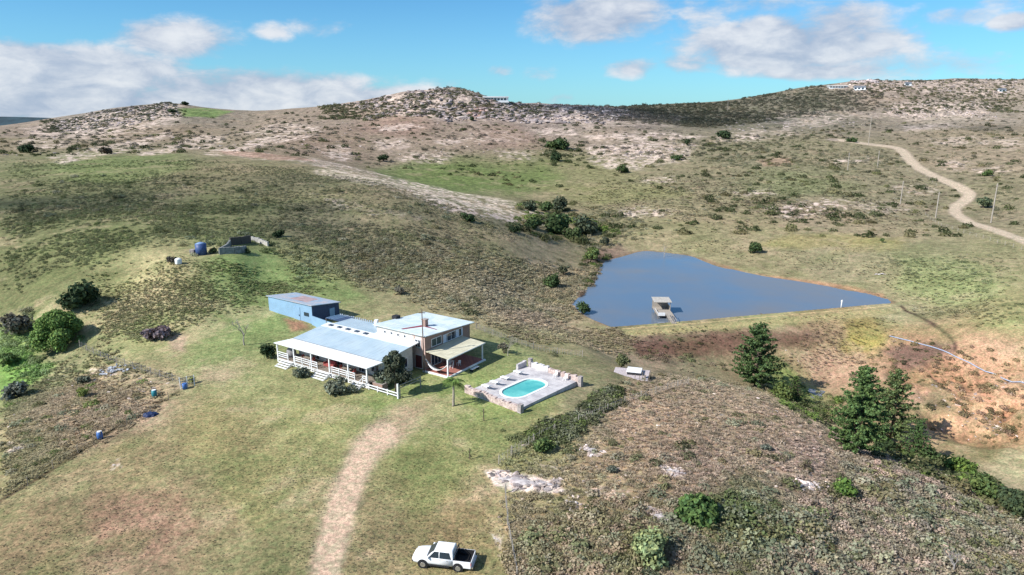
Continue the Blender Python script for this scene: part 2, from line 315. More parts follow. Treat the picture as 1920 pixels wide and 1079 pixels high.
for pts, st, rg in RS:
    ym = sum(p[1] for p in pts)/len(pts); xm = sum(p[0] for p in pts)/len(pts); ridge = ym < 216
    pts = [(a+(a-xm)*.08, b+(b-ym)*(.15 if ridge else .55)) for a, b in pts]
    patch(pts, ROCKC, .014, min(1, st*(.9 if ridge else 1.05)), .022, st if ridge else st*.22, ragged=rg*(.9 if ridge else .45), vs=1.5)
patch([(590,316),(660,324),(740,340),(820,354),(910,368),(970,380),(1015,402),(950,402),(860,388),(770,368),(690,348),(600,328)], (226,210,196), .015, .8, .02, ragged=.25)
patch([(870,215),(905,200),(925,196),(920,206),(890,222)], (205,150,138), .006, .8, .006)
patch([(410,284),(560,296),(600,303),(520,302),(420,290)], (196,150,134), .008, .6, .01)
patch([(1420,300),(1480,296),(1490,310),(1430,314)], (196,158,136), .01, .6, .015)
for pts in ([(700,236),(780,230),(800,240),(720,246)],[(1000,242),(1080,240),(1090,252),(1010,254)],[(820,262),(900,258),(910,268),(830,272)],[(1560,300),(1640,296),(1650,304),(1570,308)],[(1340,258),(1420,252),(1440,262),(1350,266)],[(1200,336),(1260,332),(1270,340),(1210,344)],[(1690,236),(1780,230),(1800,240),(1700,246)],[(250,286),(330,278),(350,284),(270,292)],[(1380,360),(1440,356),(1450,364),(1390,368)],[(1820,318),(1880,312),(1890,322),(1830,326)]): patch(pts, ROCKC, .01, .8, .025, .2, ragged=.25, vs=1.5)
# outcrops on the knoll and lawn
for pts, st, rg in [([(910,885),(935,880),(965,890),(1010,896),(1040,910),(1062,922),(1020,925),(960,920),(925,912)],.95,0.),([(1060,935),(1090,945),(1100,958),(1070,955)],.8,.2),
 ([(1190,950),(1230,955),(1270,975),(1295,998),(1260,990),(1220,970)],.85,.1),([(1230,870),(1270,878),(1290,898),(1255,890)],.7,.3),([(1085,838),(1130,845),(1110,852)],.8,.1),([(1010,870),(1050,878),(1085,895),(1060,890)],.6,.2),
 ([(1490,900),(1540,912),(1565,925),(1530,922)],.75,.3),([(1100,910),(1180,920),(1170,935),(1110,930)],.5,.4),([(1620,935),(1690,945),(1700,960),(1640,950)],.5,.4),([(195,865),(222,862),(228,878),(205,882)],.5,.3),([(920,1000),(945,1005),(940,1030)],.6,.4),
 ([(15,835),(50,830),(55,845),(20,848)],.6,.3),([(165,690),(220,690),(225,705),(170,705)],.6,.3)]:
    patch(pts, (222,206,200), .007, min(1, st*1.1), .012, .6, ragged=rg*.7)
# tracks: drive, gravel road, dam crest, foot paths
patch([(610,1079),(625,1010),(645,940),(668,880),(700,830),(725,815)], (178,160,136), .025, .8, .02, line=.052)
patch([(742,800),(765,775),(800,755)], (168,152,112), .03, .6, .02, line=.03)
patch([(585,1079),(640,900),(690,820)], (160,138,112), .01, .5, .01, line=.003)
patch([(700,830),(760,800)], (172,152,120), .04, .7, .02, line=.03)
patch([(1560,262),(1580,264),(1620,270),(1680,278),(1702,296),(1722,315),(1760,335),(1800,352),(1818,365),(1805,380),(1790,392),(1800,408),(1840,425),(1900,446),(1960,470),(2050,500)], (184,168,156), .006, 1., .003, line=.0145)
patch([(1600,262),(1572,256),(1556,248)], (190,168,150), .005, .9, .003, line=.008)
patch([(1738,400),(1755,380),(1775,360)], (128,112,94), .004, .6, .004, line=.004)
patch([(1690,575),(1720,592),(1760,615),(1788,640),(1790,655)], (86,66,58), .005, .95, .004, line=.005)
patch([(960,640),(1040,655),(1110,665),(1150,670)], (170,158,116), .006, .5, .005, line=.006)
patch([(160,700),(120,730),(85,748)], (112,100,70), .005, .5, .004, line=.004)
patch([(0,940),(100,880),(200,815),(285,765),(335,735)], (84,72,48), .003, .9, .004, line=.005)
patch([(200,690),(240,700),(300,715),(345,725)], (170,158,132), .01, .5, .01, line=.008)
patch([(820,960),(880,935),(930,925)], (160,144,104), .01, .5, .01, line=.01)
# mottling
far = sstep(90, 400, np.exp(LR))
t1 = fbm(X, Y, 14, 5, 51); t2 = fbm(X, Y, 3.1, 5, 52, .65); t3 = fbm(UU*100, VV*200, .9, 3, 53, .7); t4 = fbm(X, Y, 5, 4, 57)
# bare soil shows through in streaks, green tufts in others
soil = np.array(lin((170,148,122))); grn = np.array(lin((108,128,62)))
a_ = (sstep(.12, .5, t1+.6*t2)*.38*(1-RK*.8))[...,None]; CG = CG*(1-a_)+soil*a_
a_ = (sstep(.10, .55, t4-.4*t1)*.34*(1-RK)*(1-far*.3))[...,None]; CG = CG*(1-a_)+grn*a_
CG *= np.maximum(1+.42*t2+.42*t3*(.45+far)+.12*t1, .25)[...,None]
H1 = H0+RK*far*(np.abs(fbm(X, Y, 18, 5, 71, .65))*9.0-1.5)+RK*(1-far)*(fbm(X, Y, 2.0, 4, 72))*.28+sstep(60,300,np.exp(LR))*fbm(X, Y, 25, 4, 73)*.5+fbm(X, Y, 1.6, 3, 74)*.035
sdg = np.full(X.shape, 99.); jj = slice(np.searchsorted(lr, math.log(120)), np.searchsorted(lr, math.log(300))); sdg[jj] = polysd(X[jj], Y[jj], POND)
rim = (sstep(2.2, .3, sdg+t2*1.2)*sstep(-1.5, 0, sdg)*.75)[...,None]; CG = CG*(1-rim)+np.array(lin((142,116,92)))*rim
# small drainage scars in the eroded gully
gu = toUV(gpts([(1680,700),(1780,690),(1920,690),(1920,830),(1800,815),(1700,760)])); gm = sstep(.04,-.02,polysd(UU, VV, gu))
ridged = 1-np.abs(fbm(X, Y, 9, 4, 81))*2.2; rd = np.maximum(ridged, 0); H1 -= gm*rd*2.2; gm2 = (gm*sstep(.35,.9,rd)*.55)[...,None]; CG = CG*(1-gm2)+np.array(lin((150,104,68)))*gm2
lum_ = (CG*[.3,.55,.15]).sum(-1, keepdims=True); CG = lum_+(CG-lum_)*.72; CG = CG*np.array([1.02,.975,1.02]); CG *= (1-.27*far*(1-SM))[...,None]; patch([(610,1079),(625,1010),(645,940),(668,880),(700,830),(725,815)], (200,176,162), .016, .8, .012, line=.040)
patch([(1580,264),(1620,270),(1680,278),(1702,296),(1722,315),(1760,335),(1800,352),(1818,365),(1805,380),(1790,392),(1800,408),(1840,425),(1900,446),(1960,470),(2050,500)], (196,180,168), .005, .8, .002, line=.0135)
patch([(1170,619),(1240,615),(1340,608),(1440,599),(1540,590),(1640,581),(1690,582),(1660,592),(1540,602),(1440,611),(1340,620),(1240,628),(1180,630)], (166,158,122), .008, .7, .01)
patch([(1168,617),(1300,607),(1400,598),(1500,589),(1600,581),(1668,574)], (196,176,140), .002, .8, .003, line=.0025)
patch([(1190,652),(1260,640),(1340,630),(1470,628),(1560,640),(1480,655),(1380,662),(1290,672),(1200,668)], (104,80,72), .015, .75, .025)
CG = np.clip(CG, .008, .9); KALB = .82

def mesh_np(name, V, Fq, mat=None, smooth=True, parent=None):
    me = bpy.data.meshes.new(name); V = np.asarray(V, np.float32); Fq = np.asarray(Fq, np.int32); k = Fq.shape[1]
    me.vertices.add(len(V)); me.vertices.foreach_set('co', V.ravel()); me.loops.add(Fq.size); me.loops.foreach_set('vertex_index', Fq.ravel())
    me.polygons.add(len(Fq)); me.polygons.foreach_set('loop_start', np.arange(0, Fq.size, k, dtype=np.int32)); me.polygons.foreach_set('loop_total', np.full(len(Fq), k, np.int32))
    me.polygons.foreach_set('use_smooth', np.full(len(Fq), smooth)); me.update(calc_edges=True); me.validate()
    if mat: me.materials.append(mat)
    o = bpy.data.objects.new(name, me); COL.objects.link(o); o.parent = parent; return o
def vcol(o, C, name='tint'):
    a = o.data.attributes.new(name, 'FLOAT_COLOR', 'POINT'); C4 = np.ones((len(o.data.vertices), 4), np.float32); C4[:,:3] = C; a.data.foreach_set('color', C4.ravel())
# ------------------------------------------------------------------ materials
def mat(name, col=(.5,.5,.5), rough=.8, metal=0, var=.12, vscale=3., bump=.0, bscale=20., spec=.3, col2=None, stripes=None, laps=0):
    m = bpy.data.materials.new(name); m.use_nodes = True; t = NT(m.node_tree); b = t.n['Principled BSDF']
    tc = t.new('ShaderNodeTexCoord').outputs['Object']
    nz = t.noise(tc, vscale, 5, .6)
    c2 = col2 or tuple(max(0, v*(1-2*var)) for v in col)
    c = t.mix(t.ramp(nz, .35, .68), (*col, 1), (*c2, 1))
    if laps:                                             # sheet joints and dirt streaks running down the slope
        sx_ = t.new('ShaderNodeSeparateXYZ'); t.l.new(tc, sx_.inputs[0]); fr_ = t.math('FRACT', t.math('MULTIPLY', sx_.outputs[0], 1/laps))
        ln_ = t.math('MULTIPLY', t.math('LESS_THAN', fr_, .09), .22); mp = t.new('ShaderNodeMapping'); t.l.new(tc, mp.inputs[0]); mp.inputs['Scale'].default_value = (2.2, .18, 1)
        st_ = t.math('MULTIPLY', t.ramp(t.noise(mp.outputs[0], 1.6, 5, .65), .48, .75), .38); c = t.mix(t.math('ADD', ln_, st_, clamp=True), c, (*[v*.35 for v in (col[0]*1.15, col[1], col[2]*.85)], 1))
    if stripes:                                          # (axis, pitch, depth) ribs of corrugated sheet or boards
        wv_ = t.new('ShaderNodeTexWave', wave_type='BANDS', bands_direction=stripes[0]); t.l.new(tc, wv_.inputs[0]); wv_.inputs['Scale'].default_value = stripes[1]
        bp = t.new('ShaderNodeBump'); bp.inputs['Strength'].default_value = stripes[2]; bp.inputs['Distance'].default_value = .03; t.l.new(wv_.outputs['Fac'], bp.inputs['Height']); t.l.new(bp.outputs[0], b.inputs['Normal'])
    elif bump:
        bp = t.new('ShaderNodeBump'); bp.inputs['Strength'].default_value = bump; bp.inputs['Distance'].default_value = .05
        t.l.new(t.noise(tc, bscale, 4, .6), bp.inputs['Height']); t.l.new(bp.outputs[0], b.inputs['Normal'])
    t.l.new(c, b.inputs['Base Color']); b.inputs['Roughness'].default_value = rough; b.inputs['Metallic'].default_value = metal
    b.inputs['Specular IOR Level'].default_value = spec
    return m
gm_ = bpy.data.materials.new('ground_cover'); gm_.use_nodes = True; t = NT(gm_.node_tree); b = t.n['Principled BSDF']
ob = t.new('ShaderNodeTexCoord').outputs['Object']; at = t.new('ShaderNodeAttribute', attribute_name='tint'); base = at.outputs['Color']
na = t.noise(ob, 2.8, 5, .68); nb = t.noise(ob, .55, 5, .62); nc = t.noise(ob, 9., 3, .6)
f = t.math('MULTIPLY_ADD', t.ramp(na, .34, .66), .60, .72); f = t.math('MULTIPLY', f, t.math('MULTIPLY_ADD', t.ramp(nb, .3, .7), .28, .86)); f = t.math('MULTIPLY', f, t.math('MULTIPLY_ADD', t.ramp(nc, .35,.65), .36, .84))
fc = t.new('ShaderNodeCombineXYZ'); [t.l.new(f, fc.inputs[i]) for i in range(3)]
c = t.mix(1.0, base, fc.outputs[0], 'MULTIPLY')
straw = t.mix(1., c, (1.25,1.1,.95,1), 'MULTIPLY'); leaf = t.mix(1., c, (.88,.94,.74,1), 'MULTIPLY')
c = t.mix(t.ramp(t.noise(ob, 1.3, 5, .7, .4), .38, .62), straw, leaf)
bp = t.new('ShaderNodeBump'); bp.inputs['Strength'].default_value = .55; bp.inputs['Distance'].default_value = .12; t.l.new(na, bp.inputs['Height']); t.l.new(bp.outputs[0], b.inputs['Normal'])
t.l.new(c, b.inputs['Base Color']); b.inputs['Roughness'].default_value = .95; b.inputs['Specular IOR Level'].default_value = .1
nt_, nr_ = len(th), len(lr); idx = np.arange(nt_*nr_).reshape(nr_, nt_)
Q = np.stack([idx[:-1,:-1], idx[:-1,1:], idx[1:,1:], idx[1:,:-1]], -1).reshape(-1, 4)
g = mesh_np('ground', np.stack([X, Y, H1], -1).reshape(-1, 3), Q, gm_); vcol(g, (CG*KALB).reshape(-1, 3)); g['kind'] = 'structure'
sdp_ = None
# water
wm = bpy.data.materials.new('pond_water'); wm.use_nodes = True; t = NT(wm.node_tree); b = t.n['Principled BSDF']
ob = t.new('ShaderNodeTexCoord').outputs['Object']
t.l.new(t.mix(t.ramp(t.noise(ob, .022, 4, .55), .38, .62), (.11,.155,.21,1), (.165,.155,.145,1)), b.inputs['Base Color']); b.inputs['Roughness'].default_value = .06; b.inputs['IOR'].default_value = 1.33; b.inputs['Specular IOR Level'].default_value = .75  # silty base colour; its blue and grey patches also imitate uneven sky reflection
bp = t.new('ShaderNodeBump'); bp.inputs['Strength'].default_value = .10; bp.inputs['Distance'].default_value = .02; t.l.new(t.noise(ob, 2.2, 4, .6), bp.inputs['Height']); t.l.new(t.ramp(t.noise(ob, .05, 5, .6), .35, .65, .05, .22), b.inputs['Roughness']); t.l.new(bp.outputs[0], b.inputs['Normal'])
def flat_poly(name, P, z, m):
    bm = bmesh.new(); vs = [bm.verts.new((p[0], p[1], z)) for p in P]; bm.faces.new(vs); bmesh.ops.triangulate(bm, faces=bm.faces[:])
    bmesh.ops.recalc_face_normals(bm, faces=bm.faces[:])
    if bm.faces[0].normal.z < 0: bmesh.ops.reverse_faces(bm, faces=bm.faces[:])
    me = bpy.data.meshes.new(name); bm.to_mesh(me); bm.free(); me.materials.append(m); o = bpy.data.objects.new(name, me); COL.objects.link(o); return o
cx, cy = POND.mean(0); PB = POND+(POND-[cx, cy])/np.linalg.norm(POND-[cx, cy], axis=1)[:,None]*1.0
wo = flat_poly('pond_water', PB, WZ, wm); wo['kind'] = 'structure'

# far wooded ridge beyond the left shoulder of the hill
xs = np.linspace(-6500, -1000, 60); V = []
for x in xs: h_ = 4+24*math.exp(-((x+4300)/1300)**2)+3*math.sin(x/210); V += [(x, 4700, -80), (x, 5000, h_), (x, 5600, -80)]
Fq = [q_ for i in range(59) for q_ in ((3*i, 3*i+3, 3*i+4, 3*i+1), (3*i+1, 3*i+4, 3*i+5, 3*i+2))]
o = mesh_np('hills', V, Fq, mat('haze_tinted_woodland', (.03,.06,.075), .95, var=.2, vscale=.01)); o['kind'] = 'structure'  # blue of distance haze is mixed into the dark forest colour
# ------------------------------------------------------------------ uncountable ground cover (one object each)
def leafmat(name, attr_type='GEOMETRY', trans=.25, var=.45, vs=6., spec=.15):
    m = bpy.data.materials.new(name); m.use_nodes = True; t = NT(m.node_tree); b = t.n['Principled BSDF']; o = t.n['Material Output']
    at = t.new('ShaderNodeAttribute', attribute_name='tint', attribute_type=attr_type)
    ge = t.new('ShaderNodeNewGeometry'); nz = t.noise(ge.outputs['Position'], vs, 3, .6)
    fz = t.math('MULTIPLY_ADD', t.ramp(nz, .3, .7), 2*var, 1-var); fc = t.new('ShaderNodeCombineXYZ'); [t.l.new(fz, fc.inputs[i]) for i in range(3)]
    c = t.mix(1., at.outputs['Color'], fc.outputs[0], 'MULTIPLY'); t.l.new(c, b.inputs['Base Color'])
    b.inputs['Roughness'].default_value = .8; b.inputs['Specular IOR Level'].default_value = spec
    if trans:
        tr = t.new('ShaderNodeBsdfTranslucent'); t.l.new(c, tr.inputs[0]); mx = t.new('ShaderNodeMixShader'); mx.inputs[0].default_value = trans
        t.l.new(b.outputs[0], mx.inputs[1]); t.l.new(tr.outputs[0], mx.inputs[2]); t.l.new(mx.outputs[0], o.inputs[0])
    return m
LM_I = leafmat('scrub_leaves', 'INSTANCER', .35, .35); RM_I = leafmat('weathered_rock', 'INSTANCER', 0, .3, 2.); LM = leafmat('foliage', 'GEOMETRY', .22, .5, 3.)
def leaves(n, size, shape='dome', r=None, sq=.75, seed=0):
    """n small quads spread through a lumpy dome of radius 1"""
    q = np.random.default_rng(seed); d = q.normal(size=(n, 3)); d[:,2] = np.abs(d[:,2])*1.0-.12; d /= np.linalg.norm(d, axis=1)[:,None]
    lump = 1+.28*np.sin(d[:,0]*4+seed)*np.cos(d[:,1]*5+seed*2)+.15*np.sin(d[:,2]*7+seed)
    c = d*(q.uniform(.55, 1.0, n)**.5*lump)[:,None]; c[:,2] *= sq; c[:,2] += .06
    nn = d+q.normal(size=(n, 3))*.55; nn /= np.linalg.norm(nn, axis=1)[:,None]
    a = np.cross(nn, q.normal(size=(n, 3))); a /= np.linalg.norm(a, axis=1)[:,None]; b = np.cross(nn, a)
    s = size*q.uniform(.6, 1.4, (n, 1)); V = np.stack([c-a*s-b*s*.7, c+a*s-b*s*.7, c+a*s*.6+b*s, c-a*s*.6+b*s*.8], 1).reshape(-1, 3)
    return V, np.arange(4*n).reshape(n, 4)
def tussock(n, seed):
    q = np.random.default_rng(seed); an = q.uniform(0, 2*math.pi, n); lean = q.uniform(.15, .95, n); Lh = q.uniform(.6, 1.1, n); w_ = .10
    dx, dy = np.cos(an), np.sin(an); o = np.stack([dx*.12, dy*.12, 0*dx], 1); p = np.stack([-dy, dx, 0*dx], 1)*w_
    m = o+np.stack([dx*lean*.5, dy*lean*.5, Lh*.6], 1); e = o+np.stack([dx*lean*1.05, dy*lean*1.05, Lh*(1-lean*.45)*.9], 1)
    V = np.stack([o-p, o+p, m+p, m-p, e+p*.25, e-p*.25], 1).reshape(-1, 3); k = np.arange(n)[:,None]*6
    return V, np.concatenate([k+[[0,1,2,3]], k+[[3,2,4,5]]])
def ico(sub):
    bm = bmesh.new(); bmesh.ops.create_icosphere(bm, subdivisions=sub, radius=1); V = np.array([v.co[:] for v in bm.verts]); Fc = np.array([[v.index for v in f.verts] for f in bm.faces]); bm.free(); return V, Fc
def rockV(seed, sub=2, sq=.55):
    V, Fc = ico(sub); q = np.random.default_rng(seed)
    for _ in range(14):                                   # chop with random planes for flat facets
        nn = q.normal(size=3); nn /= np.linalg.norm(nn); h = q.uniform(.42, .85); dd = V@nn; V = V-np.maximum(dd-h, 0)[:,None]*nn
    V *= [1, q.uniform(.6, .95), sq]; V += q.normal(size=V.shape)*.02; V[:,2] += sq*.25
    return V, np.concatenate([Fc, Fc[:,2:3]], 1)
def scatter(name, temps, P, sc, rz, pick, tint, mtl, smooth):
    VS, FS, tid, o = [], [], [], 0
    for i, (V, Fq) in enumerate(temps):
        VS.append(V); FS.append(Fq+o); tid.append(np.full(len(V), i)); o += len(V)
    Vt = np.concatenate(VS); n = len(P); V = np.concatenate([Vt, P]); me = bpy.data.meshes.new(name)
    Fq = np.concatenate(FS); tri = Fq[:,2] == Fq[:,3]; polys = [tuple(f[:3]) if t_ else tuple(f) for f, t_ in zip(Fq.tolist(), tri)]
    me.from_pydata(V.tolist(), [], polys); me.polygons.foreach_set('use_smooth', np.full(len(polys), smooth)); me.materials.append(mtl)
    z = np.zeros(len(Vt))
    def A_(nm, ty, val, pr='value'): me.attributes.new(nm, ty, 'POINT').data.foreach_set(pr, val)
    A_('tid', 'INT', np.concatenate(tid+[np.full(n, -1)]).astype(np.int32)); A_('pick', 'INT', np.concatenate([z, pick]).astype(np.int32))
    A_('rz', 'FLOAT_VECTOR', np.concatenate([np.zeros((len(Vt), 3)), np.stack([rng.normal(size=n)*.12, rng.normal(size=n)*.12, rz], 1)]).astype(np.float32).ravel(), 'vector')
    A_('sc', 'FLOAT_VECTOR', np.concatenate([np.ones((len(Vt), 3)), sc]).astype(np.float32).ravel(), 'vector')
    A_('tint', 'FLOAT_COLOR', np.concatenate([np.ones((len(Vt), 4)), np.c_[tint, np.ones(n)]]).astype(np.float32).ravel(), 'color')
    ob = bpy.data.objects.new(name, me); COL.objects.link(ob)
    ng = bpy.data.node_groups.new(name, 'GeometryNodeTree'); ng.interface.new_socket('Geometry', in_out='INPUT', socket_type='NodeSocketGeometry'); ng.interface.new_socket('Geometry', in_out='OUTPUT', socket_type='NodeSocketGeometry')
    N = ng.nodes; Lk = ng.links; gi = N.new('NodeGroupInput'); go = N.new('NodeGroupOutput')
    def attr(nm, ty):
        a = N.new('GeometryNodeInputNamedAttribute'); a.data_type = ty; a.inputs[0].default_value = nm; return a.outputs[0]
    cmpn = N.new('FunctionNodeCompare'); cmpn.data_type = 'INT'; cmpn.operation = 'LESS_THAN'; Lk.new(attr('tid', 'INT'), cmpn.inputs[2]); cmpn.inputs[3].default_value = 0
    se = N.new('GeometryNodeSeparateGeometry'); Lk.new(gi.outputs[0], se.inputs[0]); Lk.new(cmpn.outputs[0], se.inputs[1])
    sp_ = N.new('GeometryNodeSplitToInstances'); sp_.domain = 'POINT'; Lk.new(se.outputs[1], sp_.inputs[0])
    gid = [i for i in sp_.inputs if i.name == 'Group ID'][0]; Lk.new(attr('tid', 'INT'), gid)
    ip = N.new('GeometryNodeInstanceOnPoints'); Lk.new(se.outputs[0], ip.inputs['Points']); Lk.new(sp_.outputs[0], ip.inputs['Instance']); ip.inputs['Pick Instance'].default_value = True
    Lk.new(attr('pick', 'INT'), ip.inputs['Instance Index']); Lk.new(attr('sc', 'FLOAT_VECTOR'), ip.inputs['Scale'])
    er = N.new('FunctionNodeEulerToRotation'); Lk.new(attr('rz', 'FLOAT_VECTOR'), er.inputs[0]); Lk.new(er.outputs[0], ip.inputs['Rotation'])
    Lk.new(ip.outputs[0], go.inputs[0]); md = ob.modifiers.new('scatter', 'NODES'); md.node_group = ng; ob['kind'] = 'stuff'; return ob
def zone(pts, n, smin, smax, pal, pw=1.6, clump=.35, ragged=.035, exclude=True, onrock=False, csc=6., soft=.07, gmix=.62, bri=1.75):
    uv = toUV(gpts(pts)); b0, b1 = uv.min(0), uv.max(0); m = int(n*2.6)+50
    # even density per ground area seen by the lens: sample by u and ln r
    u = rng.uniform(b0[0], b1[0], m); v = rng.uniform(b0[1], b1[1], m); r = np.exp(v); x = np.sin(u/2.2)*r; y = np.cos(u/2.2)*r
    j = fbm(u*100, v*140, 5, 3, 91)*ragged; ok = rng.uniform(0, 1, m) < sstep(.008, -soft, polysd(u+j, v+j, uv))
    c = fbm(x, y, csc, 4, 92)+.5*fbm(x, y, csc*4, 3, 93); ok &= rng.uniform(-1, 1, m)*.45 < c+clump
    x, y = x[ok], y[ok]
    if exclude: k = keep(x, y, onrock); x, y = x[k], y[k]
    x, y = x[:n], y[:n]; q = len(x); s = smin+(smax-smin)*rng.uniform(0, 1, q)**pw
    pal = np.array([lin(p) for p in pal]); t = pal[rng.integers(0, len(pal), q)]; gr = np.stack([hsample(x, y, CG[..., k]) for k in range(3)], 1)
    lg = gr.mean(1, keepdims=True); gr = gr/lg*np.clip(lg, .1, .3); t = (t*(1-gmix)*bri*1.1+gr*gmix*bri*.86)*rng.uniform(.7, 1.25, (q, 1))
    return np.stack([x, y, hsample(x, y, H1)-.03*s], 1), s, t
def HV(a, b_): return np.array([-37.2+.832*a+.555*b_, 102.2-.555*a+.832*b_])     # house plan -> world
ROADUV = spline(toUV(gpts([(1560,262),(1580,264),(1620,270),(1680,278),(1702,296),(1722,315),(1760,335),(1800,352),(1818,365),(1805,380),(1790,392),(1800,408),(1840,425),(1900,446)])), 4)
DRIVE = np.array([p.to_2d()[:] for p in gpts([(610,1079),(625,1010),(645,940),(668,880),(700,830),(725,815)])])
def keep(x, y, onrock=False):
    k = polysd(x, y, POND) > .6
    k &= onrock | (hsample(x, y, RK) < .12) | (rng.uniform(0, 1, len(x)) < .10) | (np.hypot(x, y) > 680)
    a = (x+37.2)*.832-(y-102.2)*.555; b_ = (x+37.2)*.555+(y-102.2)*.832; k &= ~((a > -1) & (a < 28) & (b_ > -1) & (b_ < 23)); k &= ~((a > -23) & (a < 3) & (b_ > 13) & (b_ < 24))
    k &= lined(x, y, DRIVE) > 1.6
    k &= lined(np.arctan2(x, y)*2.2, np.log(np.hypot(x, y)), ROADUV) > .016
    p = (x-1.06)*.66+(y-83.4)*.75; q = -(x-1.06)*.75+(y-83.4)*.66; k &= ~((p > -1) & (p < 14) & (q > -1) & (q < 11)); return k
DK = [(58,70,38),(70,80,48),(84,92,60)]; OL = [(110,112,72),(92,98,62),(128,122,88),(104,98,66)]; GY = [(128,132,108),(112,120,96),(140,136,116)]
BR = [(138,118,100),(122,104,88),(154,136,116),(124,112,90)]; TN = [(168,150,112),(150,136,98),(132,124,84)]; GN = [(90,112,52),(104,124,60),(78,96,48)]
KN = [(940,930),(925,865),(1000,812),(1100,745),(1170,715),(1260,690),(1420,722),(1560,770),(1640,835),(1750,850),(1990,960),(1990,1220),(935,1220)]
# tussocks
Z = [zone(KN, 17000, .12, .42, BR+TN+OL, clump=.3, gmix=.8, bri=1.85), zone([(0,745),(180,690),(345,732),(280,785),(0,945)], 9000, .14, .45, TN+TN+OL, clump=.3, gmix=.75, bri=1.85),
 zone([(150,500),(420,480),(560,520),(640,545),(480,590),(300,640),(180,660),(160,600)], 9000, .16, .4, TN+OL+GN, clump=.2),
 zone([(500,470),(900,470),(1120,500),(1125,530),(1060,640),(900,615),(750,560),(560,525)], 14000, .2, .6, TN+OL+TN+GY, clump=.25, gmix=.7, bri=2.0),
 zone([(900,610),(1130,610),(1200,640),(1170,670),(1000,650)], 3500, .2, .5, BR+TN+OL, clump=.4),
 zone([(60,720),(400,640),(700,740),(900,700),(1080,700),(1040,800),(950,870),(960,1150),(-60,1150),(-60,900)], 16000, .04, .11, TN+OL+GN, clump=.05, soft=.05, gmix=.9, bri=1.7),
 zone([(0,670),(200,650),(340,720),(180,700),(0,760)], 2500, .2, .5, GN+TN+OL, clump=.3),
 zone([(1160,625),(1650,585),(1700,640),(1640,700),(1500,720),(1300,690),(1170,660)], 3500, .15, .4, BR+TN+OL, clump=.1, gmix=.85),
 zone([(1130,440),(1300,430),(1900,480),(1900,640),(1700,600),(1650,545),(1400,500),(1250,470)], 7000, .2, .5, TN+OL+GY, clump=.0, soft=.12, gmix=.8),
 zone([(1100,330),(1500,300),(1800,340),(1780,440),(1300,440),(1060,400)], 6000, .35, .8, TN+OL+BR, clump=.0, soft=.15, gmix=.8)]
P, s, t_ = [np.concatenate([z[i] for z in Z]) for i in range(3)]; n = len(P)
o = scatter('grass_tussocks', [tussock(26, k) for k in range(4)], P, s[:,None]*np.c_[rng.uniform(.9,1.6,n), rng.uniform(.9,1.6,n), rng.uniform(.6,1.0,n)], rng.uniform(0,6.28,n), rng.integers(0,4,n), t_*.8, LM_I, False)
